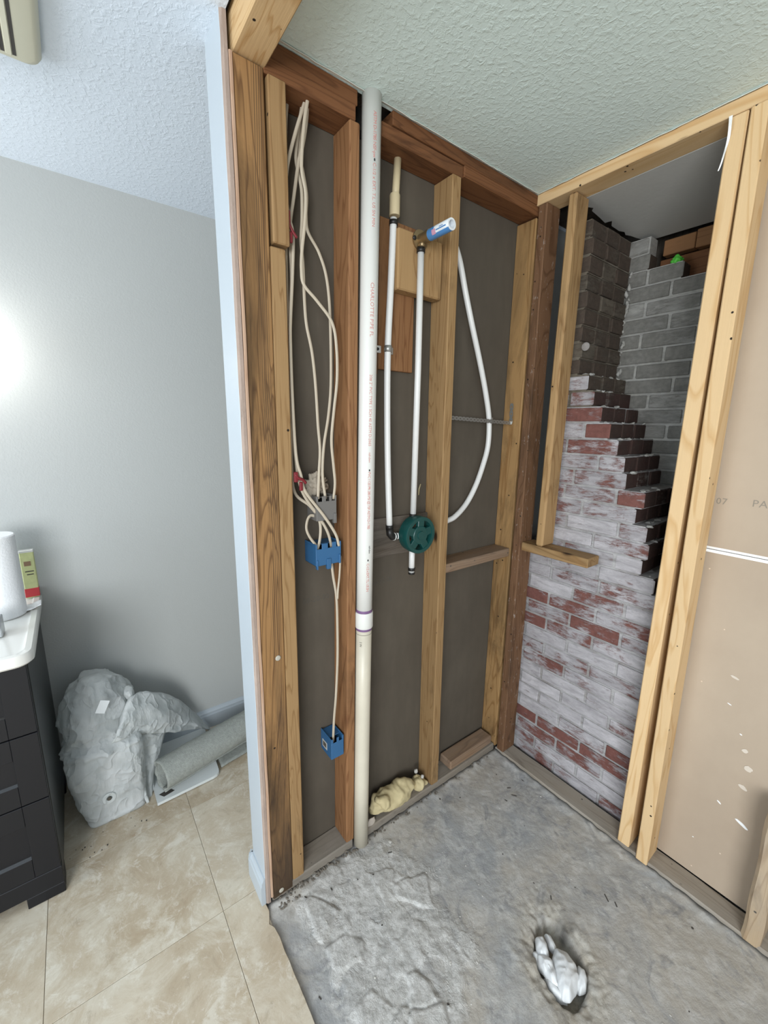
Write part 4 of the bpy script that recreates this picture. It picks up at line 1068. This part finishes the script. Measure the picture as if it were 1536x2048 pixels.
for z0_, z1_ in ((.121, .392), (.396, .630), (.634, .858)):
    for y0_, y1_ in ((VY - .30, VY - .002), (-2.30, VY - .304)): shaker(y0_, y1_, z0_, z1_, .072)
# ---- basin top
vt = thing('countertop', 'cream white moulded vanity top with rounded corner and raised rim', 'countertop', (-.7, -2.1, .862))
def rrect(x0, x1, y0, y1, r, n=6):
    out = []
    for cx, cy, a0 in ((x1 - r, y1 - r, 0), (x0 + .004, y1 - .004, 90), (x0 + .004, y0 + .004, 180), (x1 - r, y0 + r, 270)):
        rr = r if cx > x0 + .1 else .003
        for k in range(n + 1):
            a = math.radians(a0 + 90 * k / n); out.append((cx + rr * math.cos(a), cy + rr * math.sin(a)))
    return out
def stack(name, layers, mat, parent):
    bm = bmesh.new(); rings = [[bm.verts.new((x, y, z)) for x, y in pl_] for pl_, z in layers]; n = len(rings[0])
    for a, b in zip(rings, rings[1:]):
        for k in range(n): bm.faces.new((a[k], a[(k + 1) % n], b[(k + 1) % n], b[k]))
    bm.faces.new(rings[0][::-1]); bm.faces.new(rings[-1]); bmesh.ops.recalc_face_normals(bm, faces=bm.faces)
    return smooth_angle(mesh_obj(name, bm, mat, parent), 40)
TX0, TX1, TY0, TY1 = -.978, -.420, -2.64, -1.683
L_ = lambda i, r: rrect(TX0, TX1 - i, TY0 + i, TY1 - i, r)
stack('slab', [(L_(.006, .04), .862), (L_(.0, .045), .868), (L_(.0, .045), .890), (L_(.005, .042), .898), (L_(.020, .034), .899), (L_(.024, .032), .8955), (L_(.028, .03), .8945)], m_top, vt)
box('backsplash', (-.979, TY0, .897), (-.958, TY1 - .003, .925), m_top, vt, .004, 2)
# ---- things on the top
pr = thing('paper_towel_roll', 'standing white paper towel roll with a loose sheet on vanity top', 'paper towel', (-.80, -1.782, .895))
rc = (-.80, -1.776, .8955); RR = .060
bm = add_lathe(bmesh.new(), [(.021, 0), (RR - .003, 0), (RR, .004), (RR, .288), (RR - .003, .292), (.021, .292)], 'z', rc, 48, 0, True); bmesh.ops.recalc_face_normals(bm, faces=bm.faces)
smooth_angle(mesh_obj('roll', bm, m_towel, pr))
lathe('core', [(.019, 0), (.0212, 0), (.0212, .2915), (.019, .2915)], 'z', rc, m_core, pr, 32, True)
bm = bmesh.new(); g_ = []
for i in range(15):
    row = []
    for j in range(7):
        u, v = i / 14, j / 6
        p = onZ(-6 + 90 * u, 1236 - 18 * u - 16 * v * (1 - .35 * u), .8985); p.z = .8985 + .004 + .012 * max(0, noise.noise(Vector((u * 4, v * 3, 2)))) + (.012 * (u - .85) / .15 if u > .85 else 0)
        row.append(bm.verts.new(p))
    g_.append(row)
for a, b in zip(g_, g_[1:]):
    for j in range(6): bm.faces.new((a[j], a[j + 1], b[j + 1], b[j]))
o = mesh_obj('loose_sheet', bm, m_towel, pr, smooth=True); o.modifiers.new('t', 'SOLIDIFY').thickness = .0012
ct = thing('small_carton', 'narrow pale green carton with red foot standing behind paper towel roll', 'box', (-.945, -1.70, .898))
cx0, cx1, cy0, cy1 = -.954, -.932, -1.728, -1.686
bm = bmesh.new(); add_box(bm, (cx0, cy0, .9), (cx1, cy1, 1.088), .002); mesh_obj('carton', bm, m_carton, ct)
box('red_band', (cx0 - .0004, cy0 - .0004, .903), (cx1 + .0006, cy1 + .0006, .938), m_cartonred, ct, .001)
box('white_top', (cx0 - .0003, cy0 - .0003, 1.080), (cx1 + .0005, cy1 + .0005, 1.0895), m_white_metal, ct, .001)
box('picture', (cx1 + .0002, cy0 + .010, 1.028), (cx1 + .0009, cy1 - .012, 1.046), m_cartonpic, ct, .0003)
box('print_line', (cx1 + .0002, cy0 + .010, 1.004), (cx1 + .0008, cy1 - .006, 1.008), m_greyink, ct, .0003)
box('print_line', (cx1 + .0002, cy0 + .014, .992), (cx1 + .0008, cy1 - .008, .996), m_greyink, ct, .0003)
sb = box('silver_carton', (-.66, -1.86, .8955), (-.60, -1.764, .955), m_silver, None, .003); tag(sb, 'silver grey box edge on vanity top in front of paper towel roll', 'box')
# ---- lamp over the mirror, out of the picture on this wall
lm = thing('vanity_lamp', 'round white globe lamp on the grey bathroom wall above the vanity', 'lamp', (-.979, -1.815, 1.82))
lathe('wall_plate', [(.002, 0), (.055, 0), (.055, .012), (.045, .02), (.002, .02)], 'x', (-.9795, -1.815, 1.82), m_white_metal, lm, 32)
tube('arm', [(-.96, -1.815, 1.82), (-.90, -1.815, 1.82)], .012, m_white_metal, lm, 14)
bm = bmesh.new(); bmesh.ops.create_uvsphere(bm, u_segments=28, v_segments=18, radius=.055, matrix=Matrix.Translation((-.862, -1.815, 1.82))); mesh_obj('globe', bm, m_bulb, lm, smooth=True)
# ---- ceiling vent
cvx0, cvx1, cvy0, cvy1 = -.408, -.10, -1.79, -1.480
cv = thing('ceiling_vent', 'almond plastic ceiling vent cover with dark slots', 'vent', (-.22, -1.64, H))
def rr2(i, r=.03): return [(x, y) for x, y in (lambda x0, x1, y0, y1: [(cx + r * math.cos(math.radians(a0 + 15 * k)), cy + r * math.sin(math.radians(a0 + 15 * k))) for cx, cy, a0 in ((x1 - r, y1 - r, 0), (x0 + r, y1 - r, 90), (x0 + r, y0 + r, 180), (x1 - r, y0 + r, 270)) for k in range(7)])(cvx0 + i, cvx1 - i, cvy0 + i, cvy1 - i)]
stack('cover', [(rr2(.0), H - .001), (rr2(0), H - .014), (rr2(.006), H - .026), (rr2(.016), H - .031)], m_almond, cv)
for k in range(9):
    y = cvy1 - .052 - k * .021
    box('slot', (cvx0 + .028, y - .0035, H - .0318), (cvx1 - .028, y + .0035, H - .0306), m_darkslot, cv, .0003)
    box('slat', (cvx0 + .026, y - .0035 - .0125, H - .0335), (cvx1 - .026, y - .0045, H - .0306), m_almond, cv, .001)

# ---- white board and the rolled carpet under and beside the wrapped bundle
fb = prism('flat_board', [(-.965, -1.405), (-.612, -1.40), (-.618, -1.175), (-.622, -1.160), (-.630, -1.150), (-.645, -1.146), (-.965, -1.13)], .016, .028, m_whiteboard)
tag(fb, 'white flat plastic panel with a rounded corner under the carpet roll', 'panel')
fb2 = prism('dark_square', [(-.655, -1.388), (-.632, -1.372), (-.640, -1.330), (-.662, -1.345)], .0278, .0288, m_darkslot, fb)
for x, y in ((-.94, -1.38), (-.65, -1.38), (-.66, -1.17), (-.94, -1.15)): box('rubber_foot', (x - .012, y - .012, .0122), (x + .012, y + .012, .0162), m_crimp, fb, .001)
# carpet: a C-shaped roll open towards the camera
cr = thing('carpet_roll', 'grey carpet remnant loosely rolled, lying on white panel by baseboard', 'carpet', (-.74, -1.15, .03))
bm = bmesh.new(); ax0, ax1 = Vector((-.672, -1.372, .100)), Vector((-.80, -.84, .098)); d_ax = (ax1 - ax0).normalized(); sd = Vector((0, 0, 1)).cross(d_ax).normalized()
NA, NL = 44, 60; rows = []
for th_ in (0, .007):
    R_ = []
    for i in range(NL + 1):
        t = i / NL; c = ax0.lerp(ax1, t); row = []
        for k in range(NA + 1):
            a = math.radians(-115 + 372 * k / NA); r = (.069 - .012 * k / NA) * (1 + .03 * noise.noise(Vector((t * 6, k * .2, 1)))) - th_
            p = c + sd * math.cos(a) * r * 1.12 + Vector((0, 0, 1)) * math.sin(a) * r
            p += d_ax * (.012 * noise.noise(Vector((k * .25, 3, 0))) if i == 0 else 0)
            p += Vector((noise.noise(p * 150), noise.noise(p * 150 + Vector((3, 3, 3))), noise.noise(p * 150 + Vector((7, 1, 2))))) * .0016
            row.append(bm.verts.new(p))
        R_.append(row)
    rows.append(R_)
for q, R_ in enumerate(rows):
    for a, b in zip(R_, R_[1:]):
        for k in range(NA): bm.faces.new((a[k], a[k + 1], b[k + 1], b[k]))
for i in range(NL):
    for k in (0, NA): bm.faces.new((rows[0][i][k], rows[0][i + 1][k], rows[1][i + 1][k], rows[1][i][k]))
for i in (0, NL):
    for k in range(NA): bm.faces.new((rows[0][i][k], rows[0][i][k + 1], rows[1][i][k + 1], rows[1][i][k]))
bmesh.ops.recalc_face_normals(bm, faces=bm.faces)
mesh_obj('roll', bm, m_carpet, cr, smooth=True)
# loose tail of the carpet spread to the right
bm = bmesh.new(); g_ = []
for i in range(25):
    t = i / 24; row = []
    for j in range(9):
        s = j / 8; p = Vector((-.66, -1.13, 0)).lerp(Vector((-.72, -.80, 0)), t) + Vector((-.14 * (1 - s), 0, 0))
        p.z = .0155 + .020 * (1 - s) ** 2 + .010 * max(0, noise.noise(Vector((t * 5, s * 3, 4)))); row.append(bm.verts.new(p))
    g_.append(row)
for a, b in zip(g_, g_[1:]):
    for j in range(8): bm.faces.new((a[j], b[j], b[j + 1], a[j + 1]))
o = mesh_obj('tail', bm, m_carpet, cr, smooth=True); o.modifiers.new('t', 'SOLIDIFY').thickness = .006

# ---- bundle wrapped in translucent packing foam
bd = thing('wrapped_bundle', 'bulky bundle wrapped in translucent white packing foam beside vanity', 'bundle', (-.78, -1.55, .0125))
def ring(cx, cy, rx, ry, z, n=72, sq=3.2):
    out = []
    for k in range(n):
        a = 2 * math.pi * k / n; ca, sa = math.cos(a), math.sin(a); m_ = (abs(ca) ** sq + abs(sa) ** sq) ** (-1 / sq)
        out.append(Vector((cx + rx * ca * m_, cy + ry * sa * m_, z)))
    return out
prof = [(.0135, -.785, -1.533, .138, .100, 9), (.05, -.787, -1.537, .139, .107, 9), (.12, -.79, -1.543, .139, .118, 8), (.20, -.79, -1.548, .138, .128, 7), (.27, -.792, -1.552, .134, .132, 6),
        (.312, -.797, -1.552, .124, .128, 4), (.335, -.812, -1.553, .106, .118, 3), (.36, -.825, -1.555, .112, .124, 2.6), (.41, -.835, -1.557, .122, .126, 2.4), (.46, -.845, -1.56, .118, .112, 2.3), (.505, -.855, -1.565, .098, .088, 2.2), (.535, -.86, -1.56, .070, .060, 2), (.552, -.86, -1.555, .028, .028, 2)]
bm = bmesh.new(); RG = []; NZ = 70
for i in range(NZ + 1):
    t = i / NZ * (len(prof) - 1); k = min(int(t), len(prof) - 2); f = t - k; q = [prof[k][m] + (prof[k + 1][m] - prof[k][m]) * f for m in range(6)]
    row = []
    for v in ring(q[1], q[2], q[3], q[4], q[0], 96, q[5]):
        d = Vector((v.x - q[1], v.y - q[2], 0)).normalized(); p = v * 9
        crease = abs(noise.noise(p + Vector((1, 4, 2)))) ; fine = abs(noise.noise(v * 26 + Vector((0, 0, v.z * 6)))); up = 1 if v.z > .30 else .35
        rd = lambda fr, sd_, pw: (1 - abs(noise.noise(Vector((v.x * fr, v.y * fr, v.z * fr * .8 + sd_))))) ** pw
        amt = (.020 * rd(7, 1, 7) + .012 * rd(13, 5, 7) + .005 * rd(28, 9, 5)) * (1 if v.z > .30 else .45) - .008
        amt += .006 * max(0, math.sin(math.atan2(d.y, d.x) * 13 + 3 * noise.noise(v * 8))) * math.exp(-((v.z - .30) / .05) ** 2)
        amt += .004 * noise.noise(Vector((math.atan2(d.y, d.x) * 9, v.z * 3, 2))) * (1 if v.z < .3 else 0)
        if v.z < .03: amt *= .3
        row.append(bm.verts.new(v + d * amt + Vector((0, 0, (.018 * noise.noise(v * 13)) * (1 if v.z > .33 else 0)))))
    RG.append(row)
for a, b in zip(RG, RG[1:]):
    for k in range(96): bm.faces.new((a[k], a[(k + 1) % 96], b[(k + 1) % 96], b[k]))
bm.faces.new(RG[0][::-1]); bm.faces.new(RG[-1]); bmesh.ops.recalc_face_normals(bm, faces=bm.faces)
mesh_obj('wrap', bm, m_wrap, bd, smooth=True)
def sheet(name, c00, c10, c01, c11, nu, nv, amp, freq, seed, sag=0.0):
    bm = bmesh.new(); g_ = []; nrm = (Vector(c10) - Vector(c00)).cross(Vector(c01) - Vector(c00)).normalized()
    for i in range(nu + 1):
        row = []
        for j in range(nv + 1):
            u, v = i / nu, j / nv
            p = (Vector(c00) * (1 - u) + Vector(c10) * u) * (1 - v) + (Vector(c01) * (1 - u) + Vector(c11) * u) * v
            w_ = math.sin(math.pi * u) ; p += nrm * (amp * fbm(Vector((u * freq, v * freq, seed)), 3) + sag * w_ * math.sin(math.pi * v))
            row.append(bm.verts.new(p))
        g_.append(row)
    for a, b in zip(g_, g_[1:]):
        for j in range(nv): bm.faces.new((a[j], b[j], b[j + 1], a[j + 1]))
    o = mesh_obj(name, bm, m_wrap, bd, smooth=True); o.modifiers.new('t', 'SOLIDIFY').thickness = .0015
    return o
P_ = lambda px, py, x: tuple(onX(px, py, x))
cols_ = [((240, 1432), (222, 1486), -.665), ((258, 1396), (246, 1474), -.69), ((285, 1383), (280, 1469), -.72), ((318, 1385), (315, 1465), -.755), ((350, 1394), (348, 1462), -.80), ((378, 1415), (380, 1458), -.85), ((400, 1436), (402, 1456), -.88), ((417, 1452), (418, 1455), -.90)]
top_ = spline([onX(a_[0], a_[1], x_ - .07) for a_, b_, x_ in cols_], 5); bot_ = spline([onX(b_[0], b_[1], x_) for a_, b_, x_ in cols_], 5)
bm = bmesh.new(); g_ = []
for i, (p, q) in enumerate(zip(top_, bot_)):
    row = []
    for j in range(17):
        v = j / 16; c = p.lerp(q, v); c.x += .028 * math.sin(math.pi * v) + .014 * fbm(Vector((i * .16, v * 2.2, 3)), 3) + .007 * (1 - abs(noise.noise(Vector((i * .30, v * 3, 6))))) ** 5
        row.append(bm.verts.new(c))
    g_.append(row)
for a, b in zip(g_, g_[1:]):
    for j in range(16): bm.faces.new((a[j], b[j], b[j + 1], a[j + 1]))
o = mesh_obj('wrap_flap', bm, m_wrap, bd, smooth=True); o.modifiers.new('t', 'SOLIDIFY').thickness = .0015
sheet('wrap_skirt', P_(246, 1470, -.70), P_(332, 1464, -.78), P_(296, 1617, -.655), P_(303, 1592, -.70), 20, 26, .016, 2.4, 8, .012)
tagp = onX(205, 1414, -.69)
bm = bmesh.new(); add_box(bm, (-.010, -.016, -.026), (-.0085, .016, .026), 0); bm.transform(Matrix.Translation((tagp.x + .008, tagp.y, tagp.z)) @ Matrix.Rotation(-.45, 4, 'X')); mesh_obj('sticker', bm, m_whitelabel, bd)
q = onX(219, 1598, -.645); lathe('cap', [(.001, 0), (.010, 0), (.016, .002), (.022, .002), (.024, .0)], 'x', (q.x - .004, q.y, q.z), m_wrap, bd, 24)
lathe('dark_eye', [(.0005, .0), (.007, 0), (.007, .003), (.0005, .003)], 'x', (q.x - .003, q.y, q.z), m_greyink, bd, 16)
lump('inner_tube', (-.80, -1.445, .455), (.04, .020, .026), m_wrap, bd, 3, .2, 2, 4)
